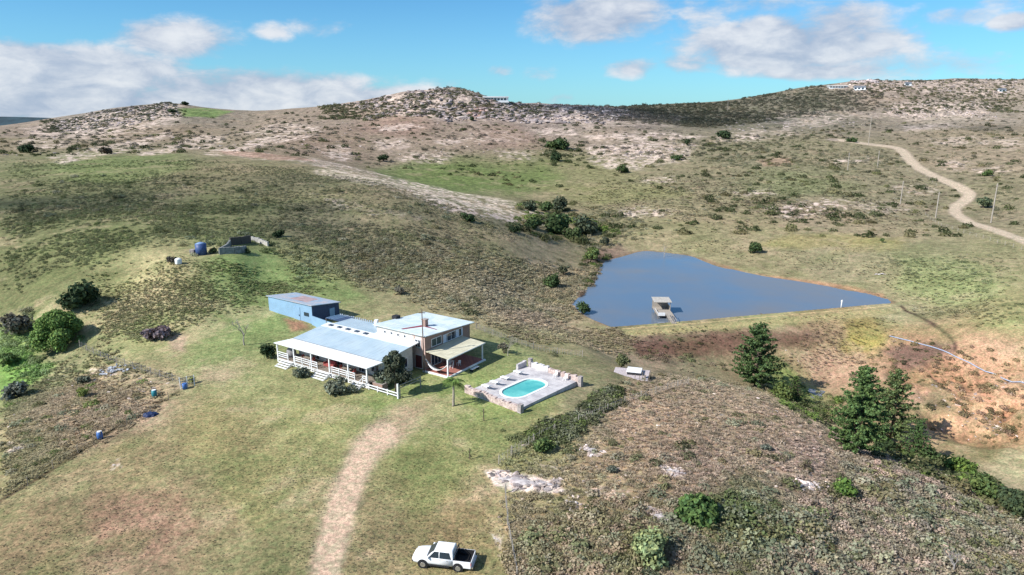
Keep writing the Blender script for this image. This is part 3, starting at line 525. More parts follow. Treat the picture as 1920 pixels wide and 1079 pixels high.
# woody scrub
Z = [zone([(940,1000),(1100,930),(1250,930),(1400,960),(1560,930),(1700,880),(1980,980),(1980,1190),(930,1190)], 6500, .2, .95, GY+OL+BR+[(172,148,130),(164,138,122),(172,150,134),(96,100,66)], clump=.25, csc=4, pw=2),
 zone(KN, 2600, .2, .55, OL+DK+GY, clump=-.05, csc=5),
 zone([(1350,930),(1500,945),(1560,980),(1560,1020),(1430,1040),(1330,1000)], 1100, .35, .8, OL+GY+DK, clump=.8),
 zone([(1180,1000),(1330,960),(1450,1010),(1550,1040),(1480,1079),(1150,1079)], 900, .35, .8, OL+GY+OL, clump=.5),
 zone([(1560,850),(1700,870),(1980,1000),(1980,1190),(1650,1190),(1560,980)], 1900, .25, .95, GY+OL+[(162,140,124),(172,150,134)], clump=.4, pw=2),
 zone([(0,300),(400,300),(640,330),(900,400),(1000,450),(940,500),(800,500),(520,470),(300,470),(150,510),(0,560)], 19000, .22, .58, OL+OL+GN, gmix=.8, bri=1.75, clump=.1, csc=12),
 zone([(0,380),(500,400),(760,420),(900,470),(700,490),(520,460),(330,450),(0,520)], 6000, .3, .7, DK+OL+GN, gmix=.7, clump=.1, csc=12),
 zone([(480,460),(900,450),(1120,500),(1110,560),(1000,620),(800,570),(560,520)], 2600, .3, .9, DK+OL+GY, clump=-.05, csc=7),
 zone([(0,240),(400,230),(900,230),(1400,250),(1500,300),(1000,330),(600,300),(0,285)], 1100, .7, 2.2, DK, clump=.0, csc=40, pw=3),
 zone([(1000,400),(1150,380),(1250,440),(1130,480),(1040,460)], 900, .5, 1.1, OL+DK+GY, clump=.2, csc=12),
 zone([(1040,192),(1350,182),(1540,150),(1680,180),(1640,210),(1500,225),(1350,240),(1100,232)], 5200, .8, 2.6, DK+OL, clump=.2, csc=30, bri=1.15, soft=.03),
 zone([(600,195),(800,172),(1000,195),(1100,215),(900,225),(600,225)], 2600, .7, 2.6, DK+DK+OL, clump=.2, csc=25, bri=1.2, gmix=.2, soft=.02),
 zone([(60,230),(330,195),(350,225),(100,250)], 800, .7, 2.2, DK, clump=.2, csc=25, bri=1.2, gmix=.2, soft=.02),
 zone([(1600,155),(1920,150),(1920,215),(1650,215)], 1600, .8, 2.6, DK+OL, clump=.2, csc=25, bri=1.2, gmix=.2, soft=.02),
 zone([(1250,260),(1560,250),(1720,300),(1700,340),(1300,320)], 1500, .6, 1.8, OL+DK, clump=.05, csc=16, pw=2.5),
 zone([(1700,230),(1920,230),(1920,420),(1850,420),(1800,340),(1710,290)], 700, .6, 1.6, OL+DK, clump=.05, csc=14, pw=2.5),
 zone([(1140,310),(1700,320),(1760,430),(1200,440)], 900, .4, 1.2, OL+GY+DK, soft=.15, clump=-.05, csc=10, pw=2),
 zone([(1620,480),(1920,470),(1920,610),(1740,590)], 260, .3, .75, DK+DK, clump=.0, soft=.02, csc=8, pw=2),
 zone([(990,832),(1010,800),(1090,770),(1120,730),(1165,728),(1170,760),(1110,790),(1060,835)], 900, .4, 1.1, DK+GY+GN+DK, clump=1., csc=3, soft=.02, gmix=.3, bri=1.25),
 zone([(940,812),(1030,795),(1000,830),(950,835)], 120, .3, .6, DK+OL, clump=.6, csc=3),
 zone([(920,630),(1000,655),(1090,668),(1060,672),(960,655),(900,632)], 260, .3, .6, GY+DK+GN, clump=.6, csc=4),
 zone([(1040,480),(1130,500),(1125,530),(1070,590),(1000,560)], 500, .4, 1., DK+OL+TN, clump=.3, csc=6),
 zone([(1180,650),(1300,665),(1420,690),(1500,735),(1450,745),(1380,700),(1200,680)], 500, .3, .8, GN+OL+BR, clump=.3, csc=5),
 zone([(1470,710),(1560,740),(1600,800),(1500,780),(1440,740)], 350, .3, .8, GN+OL, clump=.3, csc=5),
 zone([(1180,628),(1350,620),(1640,600),(1700,625),(1560,640),(1300,660),(1200,655)], 260, .3, .8, BR+DK+DK, gmix=.3, bri=1.2, clump=-.1, csc=5),
 zone([(0,590),(60,580),(70,640),(120,690),(40,720),(0,700)], 500, .4, 1., GY+GN+DK, clump=.3, csc=5),
 zone([(200,680),(340,720),(330,735),(190,700)], 220, .2, .5, GY+OL, clump=.5, csc=5)]
Z += [zone([(1540,660),(1660,630),(1960,640),(1960,840),(1800,820),(1680,760),(1560,720)], 330, .25, .9, OL+BR+DK+TN, clump=-.1, csc=7, gmix=.3, bri=1.4, pw=2), zone([(960,1000),(1150,960),(1250,930),(1450,935),(1700,900),(1980,1000),(1980,1190),(930,1190)], 620, .55, 1.35, GY+GY+OL+[(140,142,112),(108,118,80)], clump=.0, csc=6, gmix=.3, bri=1.5, pw=2),
 zone([(1330,935),(1480,940),(1570,975),(1560,1030),(1420,1050),(1300,1020)], 260, .6, 1.3, GY+OL+[(104,118,72),(92,106,64)], clump=.6, csc=4, gmix=.2, bri=1.4, pw=1.5),
 zone([(1540,850),(1700,880),(1980,980),(1980,1120),(1750,1050),(1600,930)], 380, .5, 1.2, GY+GY+OL+[(128,120,108)], clump=.3, csc=5, gmix=.15, bri=1.7, pw=2),
 zone(KN, 520, .3, 1.0, OL+GY+DK, clump=-.1, csc=4, gmix=.2, bri=1.5, pw=2), zone([(0,650),(200,690),(330,730),(150,860),(-40,950)], 200, .3, .9, OL+GY+GN, clump=.0, csc=5, gmix=.2, bri=1.6, pw=2),
 zone([(-40,235),(700,195),(1000,215),(1400,260),(1960,200),(1960,440),(1700,450),(1150,440),(900,330),(600,300),(-40,300)], 1500, .9, 3.0, DK+DK+OL, clump=.0, csc=35, gmix=.1, bri=1.15, pw=2.2, soft=.02),
 zone([(955,385),(1000,378),(1060,385),(1150,430),(1160,462),(1060,458),(960,440)], 130, 1.2, 2.8, DK+GN+OL, clump=.6, csc=12, gmix=.1, bri=1.3, soft=.01), zone([(1000,262),(1090,268),(1100,310),(1030,312)], 60, 1.2, 3.2, DK, clump=.5, csc=20, gmix=.1, bri=1.2, soft=.01),
 zone([(1100,478),(1140,470),(1130,520),(1100,560),(1072,590),(1066,570),(1095,535)], 90, .7, 1.7, DK+GN+BR, clump=.6, csc=8, gmix=.1, bri=1.3, soft=.01),
 zone([(380,330),(900,400),(1000,450),(900,600),(700,540),(300,480),(0,500),(0,330)], 420, .7, 1.6, DK+OL+GY, clump=-.1, csc=12, gmix=.3, bri=1.4, pw=2),
 zone([(1440,725),(1560,750),(1600,800),(1560,790),(1480,770)], 60, .7, 1.5, DK+GN, clump=.6, csc=6, gmix=.1, bri=1.4, soft=.01),
 zone([(1640,835),(1760,850),(1830,880),(1920,930),(1920,980),(1800,925),(1700,885)], 150, .8, 1.9, DK+GN+OL, clump=.8, csc=6, gmix=.1, bri=1.4, soft=.01), zone([(1060,198),(1200,194),(1350,186),(1480,166),(1560,158),(1560,163),(1480,173),(1350,194),(1200,202),(1060,206)], 420, 1.6, 3.6, DK, clump=.9, csc=30, soft=.004, bri=1.2), zone([(690,182),(760,166),(1000,190),(1100,196),(1100,206),(900,185),(760,178),(690,192)], 160, 1.2, 3., DK, clump=.5, csc=20, soft=.01, bri=1.2), zone([(1640,146),(1920,142),(1920,156),(1640,158)], 160, 1.4, 3.4, DK, clump=.5, csc=20, soft=.01, bri=1.2), zone([(180,204),(330,188),(350,196),(200,214)], 90, 1., 2.6, DK, clump=.5, csc=20, soft=.01, bri=1.2), zone([(0,245),(700,200),(1100,225),(1540,180),(1920,180),(1920,260),(1300,300),(700,290),(0,290)], 2200, .5, 2.6, DK+DK+OL, clump=.0, csc=30, pw=2.5, bri=1.2, soft=.02)]
P, s, t_ = [np.concatenate([z[i] for z in Z]) for i in range(3)]; n = len(P)
o = scatter('scrub', [leaves(150, .115, seed=k) for k in range(6)], P, s[:,None]*np.c_[rng.uniform(.8,1.3,n), rng.uniform(.8,1.3,n), rng.uniform(.6,1.1,n)], rng.uniform(0,6.28,n), rng.integers(0,6,n), t_*.85, LM_I, True)
# stones
RC = [(184,170,166),(160,148,144),(126,118,114),(196,180,168),(150,134,124)]
Z = [zone([(640,196),(760,164),(850,160),(910,166),(1000,192),(1110,200),(1190,212),(1150,232),(900,230),(700,222)], 3400, .6, 4.6, RC, onrock=True, gmix=.4, bri=1.0, pw=2.2, clump=.2, csc=25, soft=.02),
 zone([(90,230),(210,206),(330,196),(335,222),(220,240),(110,244)], 1300, .8, 2.6, RC, onrock=True, gmix=.15, bri=1.05, clump=.2, csc=25, soft=.02), zone([(1540,158),(1620,150),(1920,150),(1920,180),(1600,180)], 1500, .9, 2.8, RC, onrock=True, gmix=.15, bri=1.05, clump=.1, csc=25, soft=.02),
 zone([(1640,200),(1880,196),(1860,225),(1660,222)], 900, .7, 2., RC, onrock=True, gmix=.15, bri=1.05, clump=.1, csc=25, soft=.02), zone([(1400,210),(1650,210),(1650,240),(1300,255)], 500, .7, 2., RC, onrock=True, gmix=.15, bri=1.05, clump=.0, csc=25),
 zone([(0,240),(700,225),(1300,250),(1350,300),(1000,300),(0,300)], 900, .4, 1.4, RC, onrock=True, gmix=.15, bri=1.05, clump=-.1, csc=20), zone([(1100,270),(1310,270),(1280,300),(1110,305)], 500, .5, 1.4, RC, onrock=True, gmix=.15, bri=1.05, clump=.3, csc=12),
 zone([(1085,836),(1140,842),(1120,858),(1080,850)], 60, .12, .5, RC, onrock=True, gmix=.1, clump=.6, soft=.01), zone([(1485,896),(1570,912),(1560,930),(1490,912)], 90, .12, .5, RC, onrock=True, gmix=.1, clump=.6, soft=.01), zone([(1055,930),(1180,915),(1190,940),(1080,962)], 110, .12, .5, RC, onrock=True, gmix=.1, clump=.2, soft=.01), zone(KN, 1100, .08, .36, RC, onrock=True, gmix=.15, bri=1.05, clump=-.1, csc=5), zone([(60,690),(330,700),(340,730),(0,850),(0,760)], 280, .1, .4, RC, onrock=True, gmix=.15, bri=1.05, clump=0, csc=5),
 zone([(1590,158),(1600,142),(1645,144),(1640,158)], 260, 1.5, 5., RC, onrock=True, gmix=.1, bri=1.1, clump=1., soft=.01), zone([(910,885),(1040,905),(1065,925),(960,925)], 240, .1, .55, RC, onrock=True, gmix=.15, bri=1.05, clump=.6, soft=.01), zone([(1190,950),(1240,955),(1300,1000),(1250,990)], 130, .1, .5, RC, onrock=True, gmix=.15, bri=1.05, clump=.6, soft=.01), zone([(1230,870),(1290,885),(1260,900)], 80, .1, .4, RC, onrock=True, gmix=.15, bri=1.05, clump=.6, soft=.01),
 zone([(1640,690),(1940,700),(1940,820),(1780,800)], 200, .15, .5, RC, onrock=True, gmix=.15, bri=1.05, clump=.2)]
P, s, t_ = [np.concatenate([z[i] for z in Z]) for i in range(3)]; n = len(P)
o = scatter('loose_rocks', [rockV(k, 2, .5) for k in range(7)], P, s[:,None]*np.c_[rng.uniform(.7,1.9,n), rng.uniform(.6,1.1,n), rng.uniform(.35,1.1,n)], rng.uniform(0,6.28,n), rng.integers(0,5,n), t_*.9, RM_I, False)
# clouds overhead, out of the picture, whose shade falls on the hillsides
cm = bpy.data.materials.new('cloud_vapour'); cm.use_nodes = True; t = NT(cm.node_tree); t.n.clear()
gp_ = t.new('ShaderNodeTexCoord').outputs['Object']; nz = t.noise(gp_, 1.3, 6, .6); ln = t.new('ShaderNodeVectorMath', operation='LENGTH'); t.l.new(gp_, ln.inputs[0])
den_ = t.math('ADD', t.math('SUBTRACT', 1.0, ln.outputs['Value']), t.math('MULTIPLY_ADD', nz, 1.6, -.8)); fa = t.ramp(den_, .0, .5, 0, .60)
df = t.new('ShaderNodeBsdfDiffuse'); df.inputs[0].default_value = (.9,.9,.92,1); tl = t.new('ShaderNodeBsdfTranslucent'); tl.inputs[0].default_value = (.8,.8,.85,1)
m1 = t.new('ShaderNodeMixShader'); t.l.new(df.outputs[0], m1.inputs[1]); t.l.new(tl.outputs[0], m1.inputs[2]); tp = t.new('ShaderNodeBsdfTransparent')
m2 = t.new('ShaderNodeMixShader'); t.l.new(fa, m2.inputs[0]); t.l.new(tp.outputs[0], m2.inputs[1]); t.l.new(m1.outputs[0], m2.inputs[2]); om = t.new('ShaderNodeOutputMaterial'); t.l.new(m2.outputs[0], om.inputs[0])
def cloud(px, py, rx, ry, rot, alt=900):
    p = ground(px, py); V, Fc = ico(4); V = V+0.0; V *= (1+.12*np.sin(V[:,[1,2,0]]*5))
    V[:,2] *= .9; c = p+sd*(alt/sd.z); o = mesh_np('cloud', V, np.concatenate([Fc], 1), cm); o.location = c; o.scale = (rx, ry, 45); o.rotation_euler = (0, 0, rot); o['kind'] = 'structure'; return o
cloud(130, 400, 150, 62, .35); cloud(420, 372, 110, 38, -.2); cloud(1400, 232, 280, 190, -.1, 1300); cloud(1230, 214, 150, 90, 0, 1300)
# ------------------------------------------------------------------ builders
class MB:
    def __init__(s): s.b = bmesh.new(); s.mi = 0
    def _f(s, vs, smooth=False):
        try:
            f = s.b.faces.new(vs); f.material_index = s.mi; f.smooth = smooth; return f
        except ValueError: return None
    def hexa(s, P):                                      # 8 corners: bottom 4 (ccw), top 4
        v = [s.b.verts.new(p) for p in P]
        for q in ((3,2,1,0),(4,5,6,7),(0,1,5,4),(1,2,6,5),(2,3,7,6),(3,0,4,7)): s._f([v[i] for i in q])
        return s
    def box(s, x0, x1, y0, y1, z0, z1): return s.hexa([(x0,y0,z0),(x1,y0,z0),(x1,y1,z0),(x0,y1,z0),(x0,y0,z1),(x1,y0,z1),(x1,y1,z1),(x0,y1,z1)])
    def cbox(s, c, sx, sy, sz, rz=0, rx=0):
        M = Matrix.Translation(c) @ Matrix.Rotation(rz, 4, 'Z') @ Matrix.Rotation(rx, 4, 'X')
        P = [M @ Vector((a*sx/2, b_*sy/2, c_*sz/2)) for c_ in (-1, 1) for a, b_ in ((-1,-1),(1,-1),(1,1),(-1,1))]; return s.hexa(P)
    def slab(s, P, th):                                  # four top corners, thickness downwards
        return s.hexa([(p[0], p[1], p[2]-th) for p in P]+[tuple(p) for p in P])
    def tube(s, pts, r, n=6, cap=True):
        pts = [Vector(p) for p in pts]; rr = r if isinstance(r, (list, tuple)) else [r]*len(pts); rings = []
        for i, p in enumerate(pts):
            d = (pts[min(i+1, len(pts)-1)]-pts[max(i-1, 0)]).normalized(); a = d.cross(Vector((0, 0, 1)) if abs(d.z) < .9 else Vector((1, 0, 0))).normalized(); b_ = d.cross(a)
            rings.append([s.b.verts.new(p+(a*math.cos(2*math.pi*k/n)+b_*math.sin(2*math.pi*k/n))*rr[i]) for k in range(n)])
        for A_, B_ in zip(rings[:-1], rings[1:]):
            for k in range(n): s._f([A_[k], B_[k], B_[(k+1)%n], A_[(k+1)%n]], n > 6)
        if cap: s._f(rings[0]); s._f(rings[-1][::-1])
        return s
    def beam(s, a, b_, w_, h):                           # rectangular bar
        a, b_ = Vector(a), Vector(b_); d = (b_-a).normalized(); u = d.cross(Vector((0,0,1)) if abs(d.z) < .95 else Vector((1,0,0))).normalized()*w_/2; v = u.cross(d).normalized()*h/2
        return s.hexa([a-u-v, b_-u-v, b_+u-v, a+u-v, a-u+v, b_-u+v, b_+u+v, a+u+v])
    def loft(s, secs, smooth=True, cap=True):
        R_ = [[s.b.verts.new(p) for p in q] for q in secs]; n = len(secs[0])
        for A_, B_ in zip(R_[:-1], R_[1:]):
            for k in range(n): s._f([A_[k], B_[k], B_[(k+1)%n], A_[(k+1)%n]], smooth)
        if cap: s._f(R_[0]); s._f(R_[-1][::-1])
        return s
    def prism(s, P, z0, z1):
        return s.loft([[(p[0], p[1], z0) for p in P], [(p[0], p[1], z1) for p in P]], False)
    def rock(s, c, sx, sy, sz, seed, rz=0):
        V, Fq = rockV(seed, 2, .7); M = Matrix.Translation(c) @ Matrix.Rotation(rz, 4, 'Z'); vs = [s.b.verts.new(M @ Vector((v[0]*sx, v[1]*sy, v[2]*sz))) for v in V]
        for f in Fq: s._f([vs[i] for i in f[:3]])
        return s
    def make(s, name, m, parent=None, bevel=0):
        bmesh.ops.recalc_face_normals(s.b, faces=s.b.faces[:])
        me = bpy.data.meshes.new(name); s.b.to_mesh(me); s.b.free()
        for q in (m if isinstance(m, (list, tuple)) else [m]): me.materials.append(q)
        o = bpy.data.objects.new(name, me); COL.objects.link(o); o.parent = parent
        if bevel: bv = o.modifiers.new('bevel', 'BEVEL'); bv.width = bevel; bv.segments = 2
        return o
def tag(o, label, cat, group=None):
    o['label'] = label; o['category'] = cat
    if group: o['group'] = group
    return o
def thing(name, label, cat, loc=(0,0,0), rz=0, group=None):
    o = bpy.data.objects.new(name, None); COL.objects.link(o); o.location = loc; o.rotation_euler = (0,0,rz); o.empty_display_size = .3; return tag(o, label, cat, group)
def dup(root, loc, rz, label, sc=None, group=None):
    r = root.copy(); COL.objects.link(r); r.location = loc; r.rotation_euler = (0,0,rz); r['label'] = label
    if group: r['group'] = group
    if sc: r.scale = sc
    for ch in list(root.children):
        c = ch.copy(); COL.objects.link(c); c.parent = r
        for g_ in ch.children: d = g_.copy(); COL.objects.link(d); d.parent = c
    return r
def GP(px, py): return gpts([(px, py)])[0]
def zc_(p): return p.y*cp+(CH-p.z)*sp
def MPP(p): return zc_(p)/F                              # metres per photo pixel at a point
def onto(p, dz=0): return Vector((p.x, p.y, gz(p.x, p.y)+dz))
white = mat('white_paint', (.78,.78,.77), .5, var=.06); offw = mat('cream_plaster', (.66,.60,.53), .85, var=.08, bump=.2)
glass = mat('window_glass', (.03,.045,.07), .08, var=.2, spec=.8); dark = mat('dark_shade_cloth', (.03,.03,.035), .8)
wood = mat('weathered_wood', (.30,.25,.20), .85, var=.25, vscale=6, stripes=('X', 3, .3)); woodp = mat('pale_dry_wood', (.42,.37,.31), .85, var=.2, vscale=8)
bark = mat('bark', (.16,.12,.09), .9, var=.3, vscale=8, bump=.6); steel = mat('grey_metal', (.35,.36,.38), .4, .6)
roofb = mat('light_blue_roof_sheet', (.44,.53,.58), .45, 0, var=.05, col2=(.36,.46,.52), laps=.76, vscale=.35, stripes=('X', 2.2, .7), spec=.5); roofw = mat('pale_roof_sheet', (.70,.76,.76), .5, 0, col2=(.52,.63,.66), laps=.76, var=.07, vscale=.4, stripes=('X', 2.2, .6))
roofwh = mat('white_roof_sheet', (.74,.75,.74), .5, 0, laps=.76, var=.05, vscale=.5, stripes=('X', 2.2, .5)); roofc = mat('cream_roof_sheet', (.64,.60,.44), .6, 0, laps=.76, var=.1, vscale=.6, stripes=('X', 2.2, .5))
shedb = mat('blue_painted_sheet', (.25,.40,.55), .55, 0, var=.06, vscale=.5, stripes=('X', 2.0, .6)); navy = mat('navy_shaded_sheet', (.05,.08,.15), .6, stripes=('X', 2.0, .6))
def brickmat(name, c1, c2, mortar, sc=4.0):
    m = bpy.data.materials.new(name); m.use_nodes = True; t = NT(m.node_tree); b = t.n['Principled BSDF']; tc = t.new('ShaderNodeTexCoord').outputs['Object']
    s_ = t.new('ShaderNodeSeparateXYZ'); t.l.new(tc, s_.inputs[0]); cb = t.new('ShaderNodeCombineXYZ'); t.l.new(t.math('ADD', s_.outputs[0], s_.outputs[1]), cb.inputs[0]); t.l.new(s_.outputs[2], cb.inputs[1])
    br = t.new('ShaderNodeTexBrick'); t.l.new(cb.outputs[0], br.inputs[0]); br.inputs['Color1'].default_value = (*c1, 1); br.inputs['Color2'].default_value = (*c2, 1); br.inputs['Mortar'].default_value = (*mortar, 1); br.inputs['Scale'].default_value = sc; br.inputs['Mortar Size'].default_value = .015
    nz = t.noise(tc, 1.2, 5, .6); f = t.math('MULTIPLY_ADD', nz, .8, .6); fc = t.new('ShaderNodeCombineXYZ'); [t.l.new(f, fc.inputs[i]) for i in range(3)]
    t.l.new(t.mix(1., br.outputs[0], fc.outputs[0], 'MULTIPLY'), b.inputs['Base Color']); b.inputs['Roughness'].default_value = .9; return m
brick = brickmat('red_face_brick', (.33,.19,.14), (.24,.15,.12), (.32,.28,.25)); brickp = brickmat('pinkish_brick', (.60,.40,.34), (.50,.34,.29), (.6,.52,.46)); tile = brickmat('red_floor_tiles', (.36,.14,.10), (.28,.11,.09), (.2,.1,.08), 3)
stone = mat('dry_stone', (.42,.37,.35), .9, var=.22, vscale=3, bump=.8, bscale=6, col2=(.22,.19,.18)); pinkst = mat('pinkish_stone', (.58,.47,.42), .9, var=.22, vscale=2.2, bump=.8, bscale=6, col2=(.36,.26,.23))
rockm = mat('pale_rock', (.52,.47,.45), .9, var=.2, vscale=1.6, bump=.9, bscale=5, col2=(.33,.29,.28)); pave = mat('concrete_paving', (.56,.53,.52), .85, laps=.9, var=.12, vscale=.7, bump=.3, bscale=9, col2=(.36,.34,.35))
redm = mat('red_cushion', (.33,.08,.07), .9); greyc = mat('grey_cover', (.25,.24,.24), .9); curt = mat('pale_curtain', (.55,.60,.68), .9, var=.1, vscale=5)
# ------------------------------------------------------------------ farmhouse
HA = math.atan2(-.555, .832); hs = thing('farmhouse', 'rambling farmhouse with light blue tin roofs, white veranda and a brick upper storey', 'house', (-37.2, 102.2, 0), HA)
def rect_xy(m, x0, x1, y0, y1, z0, z1): return m.box(x0, x1, y0, y1, z0, z1)
def wallbox(name, x0, x1, y0, y1, zf, zb, m):            # sloping top: zf at the front (low y), zb at the back
    b = MB(); b.hexa([(x0,y0,-.6),(x1,y0,-.6),(x1,y1,-.6),(x0,y1,-.6),(x0,y0,zf),(x1,y0,zf),(x1,y1,zb),(x0,y1,zb)]); return b.make(name, m, hs)
wallbox('wall', 1.8, 20.3, 2.8, 9.2, 3.35, 4.0, offw)
wallbox('wall', 2.0, 12.0, 9.22, 14.0, 3.85, 3.75, offw)
wallbox('wall', 12.0, 22.0, 10.2, 21.4, 5.45, 4.65, offw)
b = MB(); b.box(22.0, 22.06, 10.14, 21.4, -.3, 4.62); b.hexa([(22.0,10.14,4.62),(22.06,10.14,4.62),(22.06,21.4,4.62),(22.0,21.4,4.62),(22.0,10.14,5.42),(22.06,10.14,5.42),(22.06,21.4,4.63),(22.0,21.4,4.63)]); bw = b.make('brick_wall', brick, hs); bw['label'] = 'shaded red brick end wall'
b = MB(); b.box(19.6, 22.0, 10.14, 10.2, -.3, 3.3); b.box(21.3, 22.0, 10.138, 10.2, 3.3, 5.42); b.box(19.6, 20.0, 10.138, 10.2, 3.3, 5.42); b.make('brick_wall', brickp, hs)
b = MB(); b.slab([(1.3,2.35,3.55),(20.9,2.35,3.55),(20.9,8.0,4.14),(1.3,8.0,4.14)], .09); b.make('roof', roofb, hs)
b = MB(); b.slab([(1.3,8.0,4.17),(12.0,8.0,4.17),(12.0,9.6,4.3),(1.3,9.6,4.3)], .14); b.slab([(12.0,8.0,4.17),(20.9,8.0,4.17),(20.9,10.1,4.34),(12.0,10.1,4.34)], .14); r2 = b.make('roof', roofwh, hs); r2['label'] = 'white band of roof between the blue sheets'
for k in range(5): b = MB(); b.box(2.5+k*2, 3.3+k*2, 8.5, 9.1, 4.26, 4.36); b.make('skylight', glass, r2)
b = MB(); b.slab([(1.7,9.7,4.02),(12.2,9.7,4.02),(12.2,14.5,3.86),(1.7,14.5,3.86)], .09); b.box(1.7, 12.2, 9.62, 9.72, 3.85, 4.12); b.make('roof', roofb, hs)
b = MB(); b.slab([(11.6,9.7,5.68),(22.6,9.7,5.68),(22.6,22.0,4.80),(11.6,22.0,4.80)], .10); r3 = b.make('roof', roofw, hs)
def rz3(y): return 5.68-(y-9.7)*.88/12.3+.006
b = MB()
for (xa, ya), (xb, yb), w0, w1 in (((17.0,10.6),(18.1,14.4),.55,.9),((18.1,14.4),(21.2,14.0),.6,.25)):
    d = Vector((xb-xa, yb-ya)).normalized(); nx, ny = -d.y, d.x; v = [b.b.verts.new((x, y, rz3(y))) for x, y in ((xa-nx*w0/2, ya-ny*w0/2),(xb-nx*w1/2, yb-ny*w1/2),(xb+nx*w1/2, yb+ny*w1/2),(xa+nx*w0/2, ya+ny*w0/2))]; b._f(v)
b.make('painted_stripe', mat('dark_red_roof_paint', (.30,.05,.07), .6, var=.2), r3)
b = MB(); b.box(18.0, 18.7, 14.2, 14.9, 5.2, 6.35); b.box(17.92, 18.78, 14.12, 14.98, 6.35, 6.5); b.make('chimney', brick, r3)
b = MB(); b.box(11.0, 11.8, 14.9, 15.7, 0, 5.2); c_ = b.make('chimney', white, hs); b = MB(); b.box(10.9, 11.9, 14.8, 15.8, 5.2, 5.75); b.make('cowl', dark, c_)
b = MB(); b.tube([(8.9,13.2,3.8),(8.9,13.2,5.1)], .35, 12); b.tube([(9.9,12.9,3.8),(9.9,12.9,4.8)], .28, 12); b.make('roof_vent', white, hs)
# fascia and gutters
b = MB(); b.box(1.3, 20.9, 2.27, 2.33, 3.4, 3.56); b.make('gutter', steel, hs)
# veranda
b = MB(); b.box(0, 20.0, 0, 2.78, .66, .80); b.make('veranda_deck', wood, hs)
b = MB(); b.slab([(-.25,-.25,3.22),(20.2,-.25,3.22),(20.9,2.25,3.50),(1.25,2.25,3.50)], .12); b.make('veranda_roof', roofwh, hs)
for u in (0.1, 4, 8, 12, 16, 19.8):
    b = MB(); b.box(u-.09, u+.09, .0, .18, 0, 3.12); b.make('veranda_post', white, hs)
def rail(u0, u1, z0=.8, v=.06, n=3, h=1.0, par=None):
    b = MB()
    for k in range(n): z = z0+h*(k+1)/n; b.box(u0, u1, v-.03, v+.03, z-.11, z)
    for u in np.linspace(u0+.06, u1-.06, max(2, int((u1-u0)/1.6)+1)): b.box(u-.05, u+.05, v-.09, v-.03, z0-.1, z0+h)
    b.make('railing', white, hs)
rail(.2, 2.7); rail(4.2, 9.4); rail(12.4, 17.4); rail(18.9, 19.7)
b = MB()
for z in (.15, .45, .66): b.box(0, 20.0, -.03, .03, z-.07, z+.03)
for u in np.arange(0, 20.1, 1.4): b.box(u-.05, u+.05, .03, .1, -.3, .66)
b.make('deck_skirt', white, hs)
for u0, u1 in ((1.3,3.9),(9.6,12.3),(17.3,19.2)):
    st = MB()
    for k in range(4): st.box(u0, u1, -.38*(k+1)-.04, -.38*k-.08, .66-.2*k-.06, .66-.2*k)
    s_ = st.make('steps', white, hs)
    for u in (u0, u1): b = MB(); b.beam((u, -.06, .45), (u, -1.7, -.12), .06, .22); b.make('stringer', white, s_)
b = MB(); b.beam((19.3,-.1,1.7),(19.3,-1.7,.9),.07,.1); b.beam((19.3,-1.7,-.1),(19.3,-1.7,.95),.09,.09); b.make('handrail', white, hs)
# openings behind the veranda
def opening(x0, x1, z0, z1, y, kind='window', axis='y', m=None, fr=None, mull=1):
    """frame with glass just proud of a wall; axis y: wall faces -v at v=y, axis x: wall faces +u at u=y"""
    f = MB(); e = .08; a, o_ = (y-.07, y-.0) if axis == 'y' else (y, y+.07)
    def bx(p0, p1, q0, q1, d0, d1, mb): mb.box(p0, p1, d0, d1, q0, q1) if axis == 'y' else mb.box(d0, d1, p0, p1, q0, q1)
    for p0, p1, q0, q1 in ((x0,x0+e,z0,z1),(x1-e,x1,z0,z1),(x0+e,x1-e,z1-e,z1),(x0+e,x1-e,z0,z0+e)): bx(p0, p1, q0, q1, a, o_, f)
    for k in range(mull): xm = x0+(x1-x0)*(k+1)/(mull+1); bx(xm-.03, xm+.03, z0+e, z1-e, a, o_, f)
    fo = f.make(kind, fr or white, hs); g_ = MB(); bx(x0+e, x1-e, z0+e, z1-e, a+.03 if axis == 'y' else a, o_ if axis == 'y' else o_-.03, g_); g_.make('pane', m or glass, fo); return fo
for x0, x1, z0, k in ((2.4,4.2,1.4,1),(5.0,6.8,.82,1),(7.6,9.2,1.4,1),(10.0,12.0,.82,2),(12.8,14.6,1.4,1),(15.3,17.2,.82,2),(17.9,19.6,1.3,1)): opening(x0, x1, z0, 2.95, 2.8, 'door' if z0 < 1 else 'window', mull=k)
opening(3.6, 5.0, .2, 2.6, 20.3, 'door', 'x', curt); opening(6.2, 8.0, .9, 2.4, 20.3, 'window', 'x')
for x in (13.5, 14.9, 16.3, 17.7): opening(x, x+.55, 4.45, 5.0, 10.2, 'window', mull=0)
opening(20.05, 21.25, 3.45, 4.75, 10.14, 'window', mull=1); opening(20.0, 21.5, .1, 2.3, 10.12, 'door', m=mat('dark_red_door', (.12,.03,.03), .6), fr=offw, mull=0)
opening(11.6, 14.0, 3.3, 4.6, 22.06, 'window', 'x', mat('green_grey_blind', (.07,.09,.08), .7), mull=1); wf = opening(14.4, 19.4, 3.15, 4.5, 22.06, 'window', 'x', mull=4)
for ya, yb in ((14.5,15.2),(17.6,18.3),(19.0,19.32)): b = MB(); b.box(22.12, 22.15, ya, yb, 3.25, 4.42); b.make('curtain', curt, wf)
opening(11.4, 13.8, .25, 2.4, 22.06, 'door', 'x', glass, mull=2); opening(15.0, 17.4, .25, 2.4, 22.06, 'door', 'x', curt, mull=2); opening(18.6, 20.4, .9, 2.3, 22.06, 'window', 'x')
